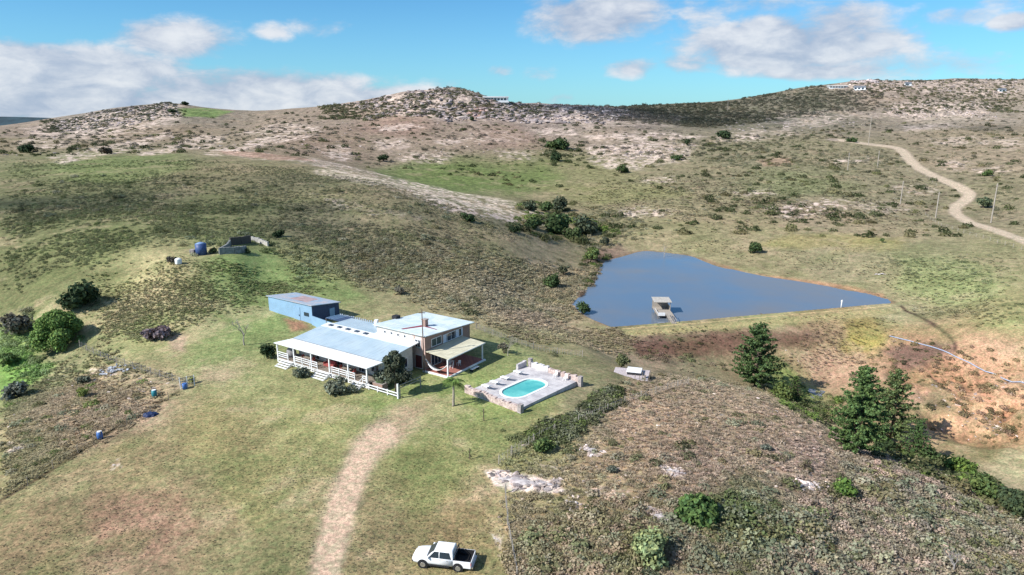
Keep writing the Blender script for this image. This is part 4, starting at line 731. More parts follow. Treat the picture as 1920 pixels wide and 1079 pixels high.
# porch
b = MB(); b.box(22.08, 26.9, 9.7, 18.8, -.25, .16); pf = b.make('porch_floor', tile, hs); b = MB(); b.box(26.9, 27.15, 9.4, 18.8, -.25, .22); b.box(22.08, 26.9, 9.4, 9.7, -.25, .22); b.make('kerb', white, pf)
b = MB(); b.slab([(22.1,10.2,3.06),(26.95,9.65,2.98),(26.95,18.9,2.92),(22.1,19.3,3.06)], .10); pr = b.make('porch_roof', roofc, hs); b = MB(); b.box(26.96, 27.02, 9.65, 18.9, 2.80, 2.95); b.make('fascia', white, pr)
for v in (9.8, 18.5): b = MB(); b.box(26.6, 26.78, v-.09, v+.09, .16, 2.82); b.make('porch_post', white, hs)
# garden rail that runs on from the veranda steps
b = MB()
for z in (.45, .85): b.box(20.1, 25.9, -.25, -.18, z-.14, z)
for u in (20.3, 22.0, 23.9): b.box(u-.06, u+.06, -.18, -.08, -.2, .9)
b.box(25.85, 26.05, -.3, -.1, -.2, 2.2)
fr = b.make('garden_rail', white); fr.location = hs.location; fr.rotation_euler = hs.rotation_euler; tag(fr, 'white two-rail fence with a tall end post running on from the veranda steps', 'fence')
b = MB()
for z in (1.5, 1.9): b.beam((26.1,0,z),(26.2,4.2,z-.1),.06,.1)
b.box(26.1,26.22,4.2,4.32,-.2,1.95); b.box(26.02,26.14,.0,.12,-.2,2.0); o = b.make('hand_rail', steel); o.location = hs.location; o.rotation_euler = hs.rotation_euler; tag(o, 'pale raised handrail leading from the fence post back towards the brick corner', 'railing')
# shed and link
sh = thing('shed', 'long blue metal shed with a low sloping roof behind the farmhouse', 'shed', hs.location, HA)
b = MB(); b.hexa([(-22,15.3,-.6),(-9.6,15.3,-.6),(-9.6,21.8,-.6),(-22,21.8,-.6),(-22,15.3,4.1),(-9.6,15.3,4.1),(-9.6,21.8,3.25),(-22,21.8,3.25)]); b.make('wall', shedb, sh)
b = MB(); b.slab([(-22.3,15.05,4.25),(-9.3,15.05,4.25),(-9.3,22.1,3.35),(-22.3,22.1,3.35)], .12); sr = b.make('roof', mat('weathered_blue_roof', (.30,.40,.50), .55, var=.1, vscale=.5, col2=(.46,.43,.44), stripes=('X', 2, .6)), sh)
b = MB(); b.slab([(-17.5,16.6,4.062),(-12.6,16.6,4.062),(-13.8,20.6,3.55),(-18.2,20.6,3.55)], .003); b.make('faded_sheet', mat('faded_red_sheet', (.46,.33,.32), .7, var=.15, vscale=.8), sr)
b = MB(); b.box(-14.6,-12.9,15.24,15.3,.5,3.3); d_ = b.make('door', shedb, sh); b = MB(); b.box(-13.2,-13.05,15.18,15.24,1.6,1.9); b.make('handle', dark, d_)
b = MB(); b.box(-11.8,-10.5,15.24,15.3,1.9,2.6); b.make('window', glass, sh)
b = MB(); b.hexa([(-9.6,15.32,-.6),(-9.55,15.32,-.6),(-9.55,21.78,-.6),(-9.6,21.78,-.6),(-9.6,15.32,4.06),(-9.55,15.32,4.06),(-9.55,21.78,3.22),(-9.6,21.78,3.22)]); b.make('shaded_end_wall', navy, sh)  # shed end away from the sun; its shade is painted in as navy
b = MB(); b.box(-9.55,-9.5,19.4,20.6,-.2,2.6); b.make('end_door', shedb, sh)
b = MB(); b.box(-22.4,-9.2,14.7,15.3,-.5,.55); b.make('plinth', mat('concrete_plinth', (.55,.53,.5), .9), sh)
b = MB(); b.hexa([(-9.5,15.0,-.5),(1.0,13.6,-.5),(1.0,13.75,-.5),(-9.5,15.15,-.5),(-9.5,15.0,2.3),(1.0,13.6,2.2),(1.0,13.75,2.2),(-9.5,15.15,2.3)]); b.make('yard_wall', shedb, sh)
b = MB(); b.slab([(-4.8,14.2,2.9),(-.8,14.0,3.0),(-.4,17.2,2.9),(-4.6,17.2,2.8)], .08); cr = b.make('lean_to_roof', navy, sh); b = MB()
for k in range(7): b.beam((-4.5+.6*k,14.3,2.93),(-4.3+.6*k,17.1,2.84),.14,.05)
b.make('roof_rib', shedb, cr)
for x_, y_ in ((-4.8,14.3),(-.6,17.0)): b = MB(); b.box(x_,x_+.1,y_,y_+.1,-.5,2.8); b.make('lean_to_post', wood, sh)
b = MB()
for k in range(26): b.box(-7+k*.5,-6.72+k*.5,19.6,19.66,-.3,2.0+.06*math.sin(k*2.1))
b.box(-7,6,19.66,19.72,.4,.5); b.box(-7,6,19.66,19.72,1.5,1.6); o = b.make('slat_screen', mat('pale_blue_slats', (.33,.40,.50), .7)); o.location = hs.location; o.rotation_euler = hs.rotation_euler; tag(o, 'pale blue upright slat screen behind the low back roofs of the house', 'screen')
# utility pole beside the brick corner
pp = onto(Vector((*HV(22.4, 9.4), 0))); up = thing('utility_pole', 'tall dark wooden pole against the near brick corner of the house', 'pole', pp, 0, 'utility poles'); b = MB(); b.tube([(0,0,-.3),(-.1,.2,9.9)], [.10,.07], 8); b.make('pole', bark, up); b = MB(); b.box(-.6,.4,.15,.25,9.3,9.42); b.make('crossarm', bark, up)
# ------------------------------------------------------------------ veranda and porch furniture
def H3(u, v, z): x, y = HV(u, v); return Vector((x, y, z))
def chair(loc, rz, label, m, h=.45, group=None, nm='chair'):
    t = thing(nm, label, 'chair', loc, rz, group); b = MB(); b.box(-.24,.24,-.24,.24,h-.04,h); b.make('seat', m, t); b = MB(); b.cbox((0,.25,h+.26),.46,.05,.46,0,-.15); b.make('backrest', m, t)
    for x in (-.2,.2):
        for y in (-.2,.2): b = MB(); b.beam((x*1.15,y*1.15,0),(x,y,h-.04),.05,.05); b.make('leg', m, t)
    return t
def table(loc, rz, label, m, L_=1.5, w_=.85, h=.74):
    t = thing('table', label, 'table', loc, rz); b = MB(); b.box(-L_/2,L_/2,-w_/2,w_/2,h-.05,h); b.make('table_top', m, t)
    for x in (-1,1):
        for y in (-1,1): b = MB(); b.box(x*(L_/2-.1)-.04,x*(L_/2-.1)+.04,y*(w_/2-.1)-.04,y*(w_/2-.1)+.04,0,h-.05); b.make('leg', m, t)
    return t
table(H3(5.8,1.3,.8), HA, 'dark wooden table on the veranda behind the long middle railing', wood); table(H3(14.4,1.4,.8), HA, 'dark wooden table on the veranda near its right end', wood, 1.8)
for (u, v, rz, lb) in ((4.9,1.3,1.57,'red chair left of the veranda table behind the middle railing'),(6.8,1.4,-1.57,'red chair right of the veranda table behind the middle railing'),(13.2,1.5,1.57,'red chair left of the table at the right end of the veranda'),(15.6,1.5,-1.57,'red chair right of the table at the right end of the veranda')): chair(H3(u,v,.8), HA+rz, lb, redm)
t = thing('sofa', 'red cushioned sofa on the veranda above the middle steps', 'sofa', H3(10.4,1.6,.8), HA); b = MB(); b.box(-1,1,-.4,.4,.1,.42); b.make('seat', redm, t, .04); b = MB(); b.box(-1,1,.2,.42,.42,.95); b.make('backrest', redm, t, .04)
for x in (-1.12, 1.0): b = MB(); b.box(x,x+.12,-.4,.42,.1,.65); b.make('armrest', redm, t, .03)
b = MB(); b.loft([[(.9*math.cos(a)*r, .7*math.sin(a)*r, z) for a in np.linspace(0,2*math.pi,14,endpoint=False)] for z, r in ((0,1),(.7,.98),(1.2,.8),(1.45,.45),(1.55,.1))]); o = b.make('covered_barbecue', greyc); o.location = H3(1.6,1.5,.8); o.rotation_euler.z = HA; tag(o, 'rounded grey covered bulk at the left end of the veranda', 'barbecue')
t = thing('planter', 'long red brick planter box beside the right end of the veranda', 'planter', H3(20.6,.9,0), HA); b = MB(); b.box(-.1,1.8,-.5,.6,-.2,1.0); b.make('box', brick, t); V_, F_ = leaves(160, .12, seed=9)
o = mesh_np('plant', V_*[.8,.45,.5]+[.85,.05,.95], F_, LM, True, t); vcol(o, (.09,.14,.05))
chair(H3(25.0,12.8,.16), HA-1.2, 'left of two white plastic chairs under the cream porch roof', white, .45, 'white porch chairs', 'plastic_chair'); chair(H3(25.2,14.3,.16), HA-1.9, 'right of two white plastic chairs under the cream porch roof', white, .45, 'white porch chairs', 'plastic_chair')
table(H3(24.2,13.5,.16), HA+1.57, 'small white table behind the plastic chairs in the porch', white, 1.1, .7)
b = MB(); secs = []
for k in range(13):
    s_ = k/12; x = 22.3+4.35*s_; z = 1.9-1.25*(1-(2*s_-1)**2); w_ = .08+.42*math.sin(math.pi*s_); secs.append([(x, 9.9-w_, z+.12),(x, 9.9, z-.04),(x, 9.9+w_, z+.12),(x, 9.9, z)])
b.loft(secs); o = b.make('hammock', white); o.location = hs.location; o.rotation_euler = hs.rotation_euler; tag(o, 'white hammock slung between the porch post and the brick wall', 'hammock')
t = thing('bench', 'pale slatted bench on the grass in front of the porch', 'bench', onto(H3(28.3,14.3,0)), HA+1.57); b = MB(); [b.box(-.9,.9,-.25+.17*k,-.12+.17*k,.4,.44) for k in range(3)]; b.make('seat', white, t); b = MB(); [b.box(-.9,.9,.28,.31,.55+.17*k,.66+.17*k) for k in range(2)]; b.make('backrest', white, t)
for x in (-.75,.75): b = MB(); b.box(x-.04,x+.04,-.25,.3,0,.4); b.make('leg', dark, t)
# ------------------------------------------------------------------ pool terrace
PA = math.atan2(.75, .66); pool = thing('swimming_pool', 'small turquoise swimming pool set in grey paving inside low stone walls', 'pool', (1.06, 83.4, 0), PA)
PT = .42
def stad(cx, cy, L_, w_, n=10):
    r = w_/2; P = []
    for k in range(n+1): a = -math.pi/2+math.pi*k/n; P.append((cx+L_/2-r+r*math.cos(a), cy+r*math.sin(a)))
    for k in range(n+1): a = math.pi/2+math.pi*k/n; P.append((cx-L_/2+r+r*math.cos(a), cy+r*math.sin(a)))
    return P
pcx, pcy = 5.7, 4.15; inn = stad(pcx, pcy, 7.6, 3.7); outn = stad(pcx, pcy, 8.4, 4.5)
def ringmesh(A_, B_, z0, z1):                            # A inside, B outside
    b = MB(); n_ = len(A_)
    va = [b.b.verts.new((*p, z1)) for p in A_]; vb = [b.b.verts.new((*p, z1)) for p in B_]; vc = [b.b.verts.new((*p, z0)) for p in A_]; vd = [b.b.verts.new((*p, z0)) for p in B_]
    for k in range(n_): j = (k+1)%n_; b._f([va[k],va[j],vb[j],vb[k]]); b._f([va[k],vc[k],vc[j],va[j]]); b._f([vb[k],vb[j],vd[j],vd[k]])
    return b
sq = []
for (x, y) in outn:                                      # project ring outwards on the terrace rectangle
    dx, dy = x-pcx, y-pcy; tt = min((12.6-pcx)/dx if dx > 0 else (0-pcx)/dx if dx < 0 else 1e9, (9.4-pcy)/dy if dy > 0 else (0-pcy)/dy if dy < 0 else 1e9); sq.append((pcx+dx*tt, pcy+dy*tt))
for cxn, cyn in ((0,0),(12.6,0),(12.6,9.4),(0,9.4)):
    k = min(range(len(sq)), key=lambda i: (sq[i][0]-cxn)**2+(sq[i][1]-cyn)**2); sq[k] = (cxn, cyn)
ringmesh(outn, sq, -.6, PT).make('paving', pave, pool); ringmesh(inn, outn, .05, PT+.04).make('coping', mat('white_coping', (.74,.75,.72), .6, var=.05), pool)
b = MB(); b._f([b.b.verts.new((*p, PT-.12)) for p in inn]); pwm = mat('pool_water', (.06,.36,.34), .05, var=.12, vscale=.25, spec=.6, col2=(.16,.54,.48)); b.make('water', pwm, pool)
def stonewall(name, pts, w_, h0, h1, m, label, cat='wall', seed=1):
    """rough block wall: courses of slightly uneven stones along a line, pool coordinates"""
    q = random.Random(seed); b = MB(); M = Matrix.Translation(pool.location) @ Matrix.Rotation(PA, 4, 'Z')
    for (x0, y0), (x1, y1) in zip(pts[:-1], pts[1:]):
        L_ = math.hypot(x1-x0, y1-y0); n_ = max(2, int(L_/.42)); rz = math.atan2(y1-y0, x1-x0); hh = h0+(h1-h0)*q.random()
        for k in range(n_):
            t_ = (k+.5)/n_; z = -.35; top = h0+(h1-h0)*t_+q.uniform(-.04,.04)
            while z < top:
                hz_ = q.uniform(.2,.34); b.cbox((x0+(x1-x0)*t_, y0+(y1-y0)*t_, z+hz_/2), L_/n_*.98, w_*q.uniform(.85,1.0), hz_*.95, rz+q.uniform(-.04,.04)); z += hz_
    o = b.make(name, m); o.matrix_world = M; return tag(o, label, cat)
stonewall('stone_wall', [(-.25,-.2),(-.25,9.9)], .5, .75, .95, pinkst, 'pinkish stone wall along the near left side of the pool', seed=3)
stonewall('stone_wall', [(12.9,9.0),(12.9,5.4)], .45, 1.15, 1.15, mat('whitewashed_stone', (.66,.63,.62), .9, var=.12, vscale=2, bump=.6), 'whitewashed wall behind the far end of the pool', seed=4)
stonewall('stone_wall', [(12.9,5.3),(12.9,-.2)], .5, .95, 1.0, pinkst, 'pale stone wall at the far right end of the pool terrace', seed=5)
stonewall('stone_wall', [(12.6,9.7),(10.6,9.7)], .45, 1.2, .9, mat('pale_stone', (.56,.52,.52), .9, var=.15, vscale=2, bump=.6), 'short pale wall turning the back left corner of the pool terrace', seed=6)
b = MB(); b.box(12.6,13.15,8.7,9.25,.3,1.75); o = b.make('pillar', stone); o.matrix_world = Matrix.Translation(pool.location) @ Matrix.Rotation(PA, 4, 'Z'); tag(o, 'dark stone pillar at the back left corner of the pool', 'pillar')
b = MB(); b.box(-.5,.1,-.55,0.05,-.3,1.2); o = b.make('pillar', stone); o.matrix_world = Matrix.Translation(pool.location) @ Matrix.Rotation(PA, 4, 'Z'); tag(o, 'dark stone pillar at the nearest corner of the pool terrace', 'pillar')
b = MB(); b.box(12.65,13.2,-.75,-.2,-.3,1.25); o = b.make('pillar', stone); o.matrix_world = Matrix.Translation(pool.location) @ Matrix.Rotation(PA, 4, 'Z'); tag(o, 'dark stone pillar at the right hand corner of the pool terrace', 'pillar')
def lounger(x, y, rz, label):
    M = Matrix.Translation(pool.location) @ Matrix.Rotation(PA, 4, 'Z'); p = M @ Vector((x, y, PT)); t = thing('sun_lounger', label, 'sun lounger', p, PA+rz, 'white loungers beside the pool')
    b = MB(); b.box(-.95,.35,-.33,.33,.28,.36); b.make('mattress', white, t, .02); b = MB(); b.cbox((.68,0,.53),.75,.66,.07,0,0); o_ = b.make('backrest', white, t)
    o_.data.transform(Matrix.Translation((.35,0,.34)) @ Matrix.Rotation(-.55,4,'Y') @ Matrix.Translation((-.35,0,-.5)))
    for lx in (-.85,.3):
        for ly in (-.28,.28): b = MB(); b.box(lx-.03,lx+.03,ly-.03,ly+.03,0,.28); b.make('leg', white, t)
    return t
for k, (x, y, r, lb) in enumerate(((2.1,8.0,-1.75,'white sun lounger nearest the pinkish stone wall by the pool'),(4.0,8.1,-1.65,'second white sun lounger from the pinkish stone wall'),(6.3,8.1,-1.6,'third white sun lounger from the pinkish stone wall'),(9.2,8.2,-1.75,'white sun lounger nearest the dark pillar at the back of the pool'))): lounger(x, y, r, lb)
for x, y, lb in ((12.0,3.4,'white chair by the far end wall of the pool'),(11.9,1.5,'white chair near the right hand pillar of the pool')):
    M = Matrix.Translation(pool.location) @ Matrix.Rotation(PA, 4, 'Z'); chair(M @ Vector((x,y,PT)), PA-1.57, lb, white, .42)
# ------------------------------------------------------------------ timber deck with hot tub
dp = ground(1186, 706); dz = gz(dp.x, dp.y); dk = thing('timber_deck', 'pale square timber deck raised on short posts above the bushy bank', 'deck', (dp.x, dp.y, dz), -.28)
mpp = MPP(dp); W2 = 3.0
b = MB(); [b.box(-W2+k*.275,-W2+k*.275+.26,-2.3,2.3,.30,.36) for k in range(20)]; b.make('deck_boards', mat('pale_deck_boards', (.52,.45,.44), .8, var=.12, vscale=4), dk)
for x in (-2.5,0,2.5):
    for y in (-2.1,2.1): b = MB(); b.box(x-.08,x+.08,y-.08,y+.08,-1.2,.30); b.make('support_post', wood, dk)
b = MB(); b.box(-W2,W2,-2.36,-2.3,.08,.34); b.make('fascia_board', wood, dk)
b = MB()
for x in (.6,1.3,2.0,2.7): b.box(x-.04,x+.04,-2.25,-2.17,.36,1.15)
for x in (2.67,): [b.box(x-.04,x+.04,y-.04,y+.04,.36,1.15) for y in (-1,.2,1.4)]
b.make('rail_post', wood, dk)
M = Matrix.Translation(dk.location) @ Matrix.Rotation(-.28, 4, 'Z'); ht = thing('hot_tub', 'square hot tub with a white lid on the timber deck', 'hot tub', M @ Vector((.2,.55,.36)), -.28)
b = MB(); b.box(-1.05,1.05,-1.0,1.0,0,.42); b.make('tub', dark, ht); b = MB(); b.box(-1.15,1.15,-1.1,1.1,.42,.55); b.make('lid', white, ht, .03)
chair(M @ Vector((1.9,-1.3,.36)), 1.2, 'brown chair on the right corner of the timber deck', wood)
# ------------------------------------------------------------------ jetty with shelter
jb = ground(1263, 606); J0 = np.array([jb.x, jb.y]); far_ = at_z(1240, 572, WZ+.8)[:2]; jd = far_-J0; jl = np.linalg.norm(jd); ja = math.atan2(jd[1], jd[0])
jt = thing('jetty', 'narrow wooden jetty reaching into the pond to an open shelter', 'jetty', (J0[0], J0[1], WZ), ja)
b = MB(); [b.box(-.6+k*.3,-.34+k*.3,-.55,.55,.72,.78) for k in range(int((jl*.36+.6)/.3))]; b.make('walkway', woodp, jt)
for sgn in (-1,1):
    b = MB(); b.beam((-.4,sgn*.55,1.55),(jl*.36,sgn*.55,1.6),.07,.09)
    for k in range(4): x = -.3+k*jl*.11; b.box(x-.05,x+.05,sgn*.55-.05,sgn*.55+.05,-1.5,1.55)
    b.make('handrail', woodp, jt)
x0, x1 = jl*.36, jl*.36+8.0
b = MB(); [b.box(x0+k*.3,x0+k*.3+.27,-1.2,2.6,.70,.76) for k in range(int((x1-x0)/.3))]; b.make('platform', woodp, jt)
for x in (x0+.1, (x0+x1)/2, x1-.15):
    for y in (-1.1, 2.5): b = MB(); b.box(x-.07,x+.07,y-.07,y+.07,-1.8,.70); b.make('pile', wood, jt)
b = MB(); xr = x0+4.4
for x in (xr, x1-.2):
    for y in (-1.1,2.5): b.box(x-.06,x+.06,y-.06,y+.06,.76,2.9)
b.make('shelter_post', woodp, jt)
b = MB(); b.slab([(xr-.4,-1.4,2.95),(x1+.1,-1.4,3.15),(x1+.1,2.8,3.15),(xr-.4,2.8,2.95)], .1); b.make('shelter_roof', mat('off_white_sheet', (.50,.46,.40), .7, var=.2), jt)
b = MB(); b.box(x1-.26,x1-.2,-1.1,2.5,.76,2.9); b.box(xr,x1-.2,-1.12,-1.08,.76,1.7); b.make('shelter_wall', woodp, jt)
b = MB(); b.box(x0,x0+.08,.9,2.5,.76,1.5); b.box(x0,xr,2.5,2.56,1.3,1.4); b.make('low_rail', white, jt)
M = Matrix.Translation(jt.location) @ Matrix.Rotation(ja, 4, 'Z'); t = thing('bench', 'pale bench at the landward edge of the jetty shelter', 'bench', M @ Vector((x0+.55,1.6,.76)), ja); b = MB(); b.box(-.2,.2,-.6,.6,.4,.46); b.make('seat', white, t)
for y in (-.5,.5): b = MB(); b.box(-.18,.18,y-.04,y+.04,0,.4); b.make('leg', white, t)
# gauge post, dead tree
p = ground(1577, 578); p = Vector((p.x, p.y, gz(p.x, p.y))); b = MB(); b.tube([(0,0,-.4),(0,0,1.9)], .13, 8); b.box(-.22,.22,-.03,.03,1.5,1.95); o = b.make('marker_post', white); o.location = p; tag(o, 'small white marker post at the water edge of the dam wall', 'post')
b = MB(); b.tube([(0,0,-1.2),(.1,0,1.5),(.0,.1,3.6)], [.11,.08,.03], 6)
for k in range(7): a = k*2.4; z = .8+.4*k; b.tube([(0.05,0,z),(math.cos(a)*.6,math.sin(a)*.6,z+.6),(math.cos(a)*.9,math.sin(a)*.9,z+1.3)], [.05,.03,.012], 5)
o = b.make('dead_tree', mat('bleached_wood', (.40,.37,.34), .9)); q = at_z(1245, 483, WZ); o.location = q; tag(o, 'bare dead tree standing in the shallow far end of the pond', 'dead tree')
# ------------------------------------------------------------------ pickup
def pickup():
    tr = thing('pickup_truck', 'white double cab pickup with an empty dark load bed parked on the grass', 'pickup truck'); pm = mat('white_car_paint', (.80,.80,.80), .28, 0, var=.02, spec=.6)
    blk = mat('black_rubber', (.02,.02,.022), .8); gl = mat('tinted_car_glass', (.015,.03,.05), .06, spec=.9); chrome = mat('alloy', (.55,.55,.56), .3, .8)
    # x forwards, body runs -2.65 .. 2.65
    def sec(x, hw, z0, zb, zt, tw): return [(x,-hw*.93,z0),(x,hw*.93,z0),(x,hw,z0+.18),(x,hw,zb),(x,tw,zt),(x,tw*.5,zt+.03),(x,-tw*.5,zt+.03),(x,-tw,zt),(x,-hw,zb),(x,-hw,z0+.18)]
    b = MB(); b.loft([sec(-1.05,.92,.42,.98,1.06,.88),sec(.2,.92,.42,.98,1.07,.88),sec(1.15,.92,.42,.98,1.08,.86),sec(1.7,.92,.42,.95,1.06,.82),sec(2.2,.90,.42,.88,1.0,.76),sec(2.5,.82,.45,.80,.90,.66),sec(2.64,.68,.50,.72,.80,.52)]); b.make('body', pm, tr)
    b = MB(); b.loft([[(-1.05,-.86,1.04),(-1.05,.86,1.04),(1.32,.86,1.04),(1.32,-.86,1.04)],[(-1.02,-.78,1.45),(-1.02,.78,1.45),(.93,.78,1.45),(.93,-.78,1.45)],[(-.98,-.68,1.72),(-.98,.68,1.72),(.56,.68,1.72),(.56,-.68,1.72)],[(-.9,-.55,1.77),(-.9,.55,1.77),(.45,.55,1.77),(.45,-.55,1.77)]], False); b.make('cab', pm, tr, .03)
    b = MB(); b.hexa([(1.22,-.76,1.13),(1.22,.76,1.13),(1.31,.76,1.15),(1.31,-.76,1.15),(.60,-.64,1.63),(.60,.64,1.63),(.68,.64,1.67),(.68,-.64,1.67)]); b.make('windscreen', gl, tr)
    for s in (-1,1):
        for xa, xb, xc, xd in ((1.08,.22,.22,.62),(.14,-.88,-.72,.14)):
            b = MB(); P = [(xa,s*.862,1.12),(xb,s*.862,1.12),(xc,s*.715,1.63),(xd,s*.715,1.63)]; v1 = [b.b.verts.new(p) for p in P]; v2 = [b.b.verts.new((p[0],p[1]+s*.02,p[2]+.004)) for p in P]
            b._f(v1); b._f(v2[::-1]); [b._f([v1[i],v1[(i+1)%4],v2[(i+1)%4],v2[i]]) for i in range(4)]; b.make('side_window', gl, tr)
        b = MB(); b.cbox((1.12,s*1.0,1.16),.12,.22,.18); b.make('wing_mirror', pm, tr, .02)
        b = MB(); b.cbox((2.42,s*.68,.82),.24,.3,.14); b.make('headlight', mat('lamp_lens', (.6,.62,.65), .1, spec=.8), tr, .03)
        b = MB(); b.box(-2.66,-2.6,s*.92-.12*(s>0),s*.92+.12*(s<0),.72,1.0); b.make('tail_light', mat('red_lens', (.4,.02,.02), .2), tr)
        b = MB(); b.box(.0,.14,s*.925-.01,s*.925+.01,.93,.97); b.box(-.62,-.48,s*.925-.01,s*.925+.01,.93,.97); b.make('door_handle', chrome, tr)
        b = MB(); b.box(-.7,1.1,s*.88-.06,s*.88+.06,.33,.41); b.make('side_step', blk, tr)
    b = MB(); b.box(-2.62,-1.07,-.92,-.84,.45,1.06); b.box(-2.62,-1.07,.84,.92,.45,1.06); b.box(-2.66,-2.6,-.84,.84,.5,1.04); b.box(-2.6,-1.07,-.84,.84,.45,.55); bd = b.make('load_bed', pm, tr, .015)
    b = MB(); b.box(-2.59,-1.09,-.835,.835,.552,.58); b.box(-2.59,-1.09,-.838,-.8,.58,1.085); b.box(-2.59,-1.09,.8,.838,.58,1.085); b.box(-1.12,-1.085,-.81,.81,.58,1.05); b.box(-2.598,-2.575,-.81,.81,.58,1.03); b.make('bed_liner', blk, bd)
    b = MB(); [b.cbox((-1.2,y,1.33),.07,.07,.6) for y in (-.72,.72)]; b.cbox((-1.2,0,1.62),.07,1.5,.07); b.make('roll_bar', blk, tr)
    b = MB(); b.box(-2.8,-2.66,-.85,.85,.42,.58); b.make('rear_bumper', chrome, tr); b = MB(); b.box(2.45,2.70,-.7,.7,.40,.56); b.make('front_bumper', blk, tr, .03); b = MB(); b.box(2.6,2.665,-.42,.42,.60,.76); b.make('grille', blk, tr)
    for x in (1.62,-1.5):
        for s in (-1,1):
            b = MB(); b.tube([(x,s*.935,.42),(x,s*.70,.42)], .46, 18); b.make('wheel_arch', blk, tr)
            b = MB(); b.tube([(x,s*.70,.385),(x,s*.74,.385),(x,s*.92,.385),(x,s*.955,.385)], [.34,.385,.385,.34], 20); wl = b.make('wheel', blk, tr)
            b = MB(); b.tube([(x,s*.93,.385),(x,s*.965,.385)], .235, 14); b.make('rim', chrome, wl)
    return tr
tr = pickup(); pf_ = ground(794, 1066); pr_ = ground(857.7, 1073.5); d = Vector((pf_.x-pr_.x, pf_.y-pr_.y)).normalized(); nrm = Vector((-d.y, d.x)); nrm = nrm if nrm.y > 0 else -nrm
c = Vector((pf_.x+pr_.x, pf_.y+pr_.y))/2+nrm*.9-d*.06; tr.location = (c.x, c.y, gz(c.x, c.y)+.02); tr.rotation_euler = (0, 0, math.atan2(d.y, d.x))
# ------------------------------------------------------------------ trees and bushes
def leafcloud(centres, radii, n, size, q, flat=.8, shell=.45):
    k = q.choice(len(centres), n, p=radii**2/np.sum(radii**2)); d = q.normal(size=(n,3)); d /= np.linalg.norm(d,axis=1)[:,None]
    rr = radii[k]*q.uniform(shell,1.05,n); c = centres[k]+d*rr[:,None]*[1,1,flat]
    nn = d+q.normal(size=(n,3))*.6+[0,0,.25]; nn /= np.linalg.norm(nn,axis=1)[:,None]; a = np.cross(nn,q.normal(size=(n,3))); a /= np.linalg.norm(a,axis=1)[:,None]; b_ = np.cross(nn,a); s = size*q.uniform(.55,1.4,(n,1))
    return np.stack([c-a*s-b_*s*.6,c+a*s-b_*s*.5,c+a*s*.5+b_*s,c-a*s*.6+b_*s*.8],1).reshape(-1,3), k
def crownmesh(name, V, base, q, par, vary=.35):
    n = len(V)//4; o = mesh_np(name, V, np.arange(4*n).reshape(n,4), LM, True, par); f = (q.uniform(1-vary,1+vary,n)*1.2)[:,None]; hue = q.uniform(-.12,.12,(n,1))
    C = np.array(base)*f*np.concatenate([1+hue,np.ones((n,1)),1-hue],1); vcol(o, np.repeat(C,4,0)); return o
def make_bush(w_, h, base, seed, n=700, lobes=9, stem=True, leaf=.11, low=.0):
    q = np.random.default_rng(seed); a = q.uniform(0,6.28,lobes); r = q.uniform(.15,.62,lobes)*w_/2; cz = q.uniform(.25,.7,lobes)*h
    C = np.stack([np.cos(a)*r,np.sin(a)*r,cz],1); Rr = np.minimum(q.uniform(.16,.42,lobes)*w_*.8, h*.48); C = np.vstack([C,[[0,0,h*.5]]]); Rr = np.append(Rr, min(w_*.33, h*.46))
    C[:,2] = np.maximum(C[:,2], Rr*.7*.75); C[:,2] = np.minimum(C[:,2], h-Rr*.7)
    par = bpy.data.objects.new('bush', None); COL.objects.link(par)
    V, k = leafcloud(C, Rr*1.05, n, leaf*max(w_,h)/2.4, q, .8, .25); V[:,2] = np.maximum(V[:,2], -.1); crownmesh('foliage', V, base, q, par)
    if stem:
        b = MB()
        for i in range(min(6,len(C))): c = C[i]; b.tube([(0,0,-.3),(c[0]*.4,c[1]*.4,c[2]*.45),tuple(c)], [.035*w_/2,.025*w_/2,.01], 5)
        b.make('stem', bark, par)
    return par
def put_bush(px, py, w, h, base, label, cat='bush', name='bush', group=None, n=700, lobes=9, seed=None, leaf=.11):
    p = GP(px, py); p = onto(p); m = MPP(p); o = make_bush(w*m, h*m*1.02, base, seed or int(px*7+py), n, lobes, True, leaf); o.name = name; o.location = (p.x, p.y+w*m*.2, gz(p.x, p.y+w*m*.2)); tag(o, label, cat, group); return o
GR1=(.055,.085,.032); GR2=(.085,.125,.042); GRD=(.035,.055,.024); GRB=(.12,.18,.05); GRG=(.14,.155,.11); OLV=(.11,.12,.055); BRN=(.16,.125,.10); PAL=(.22,.26,.12)
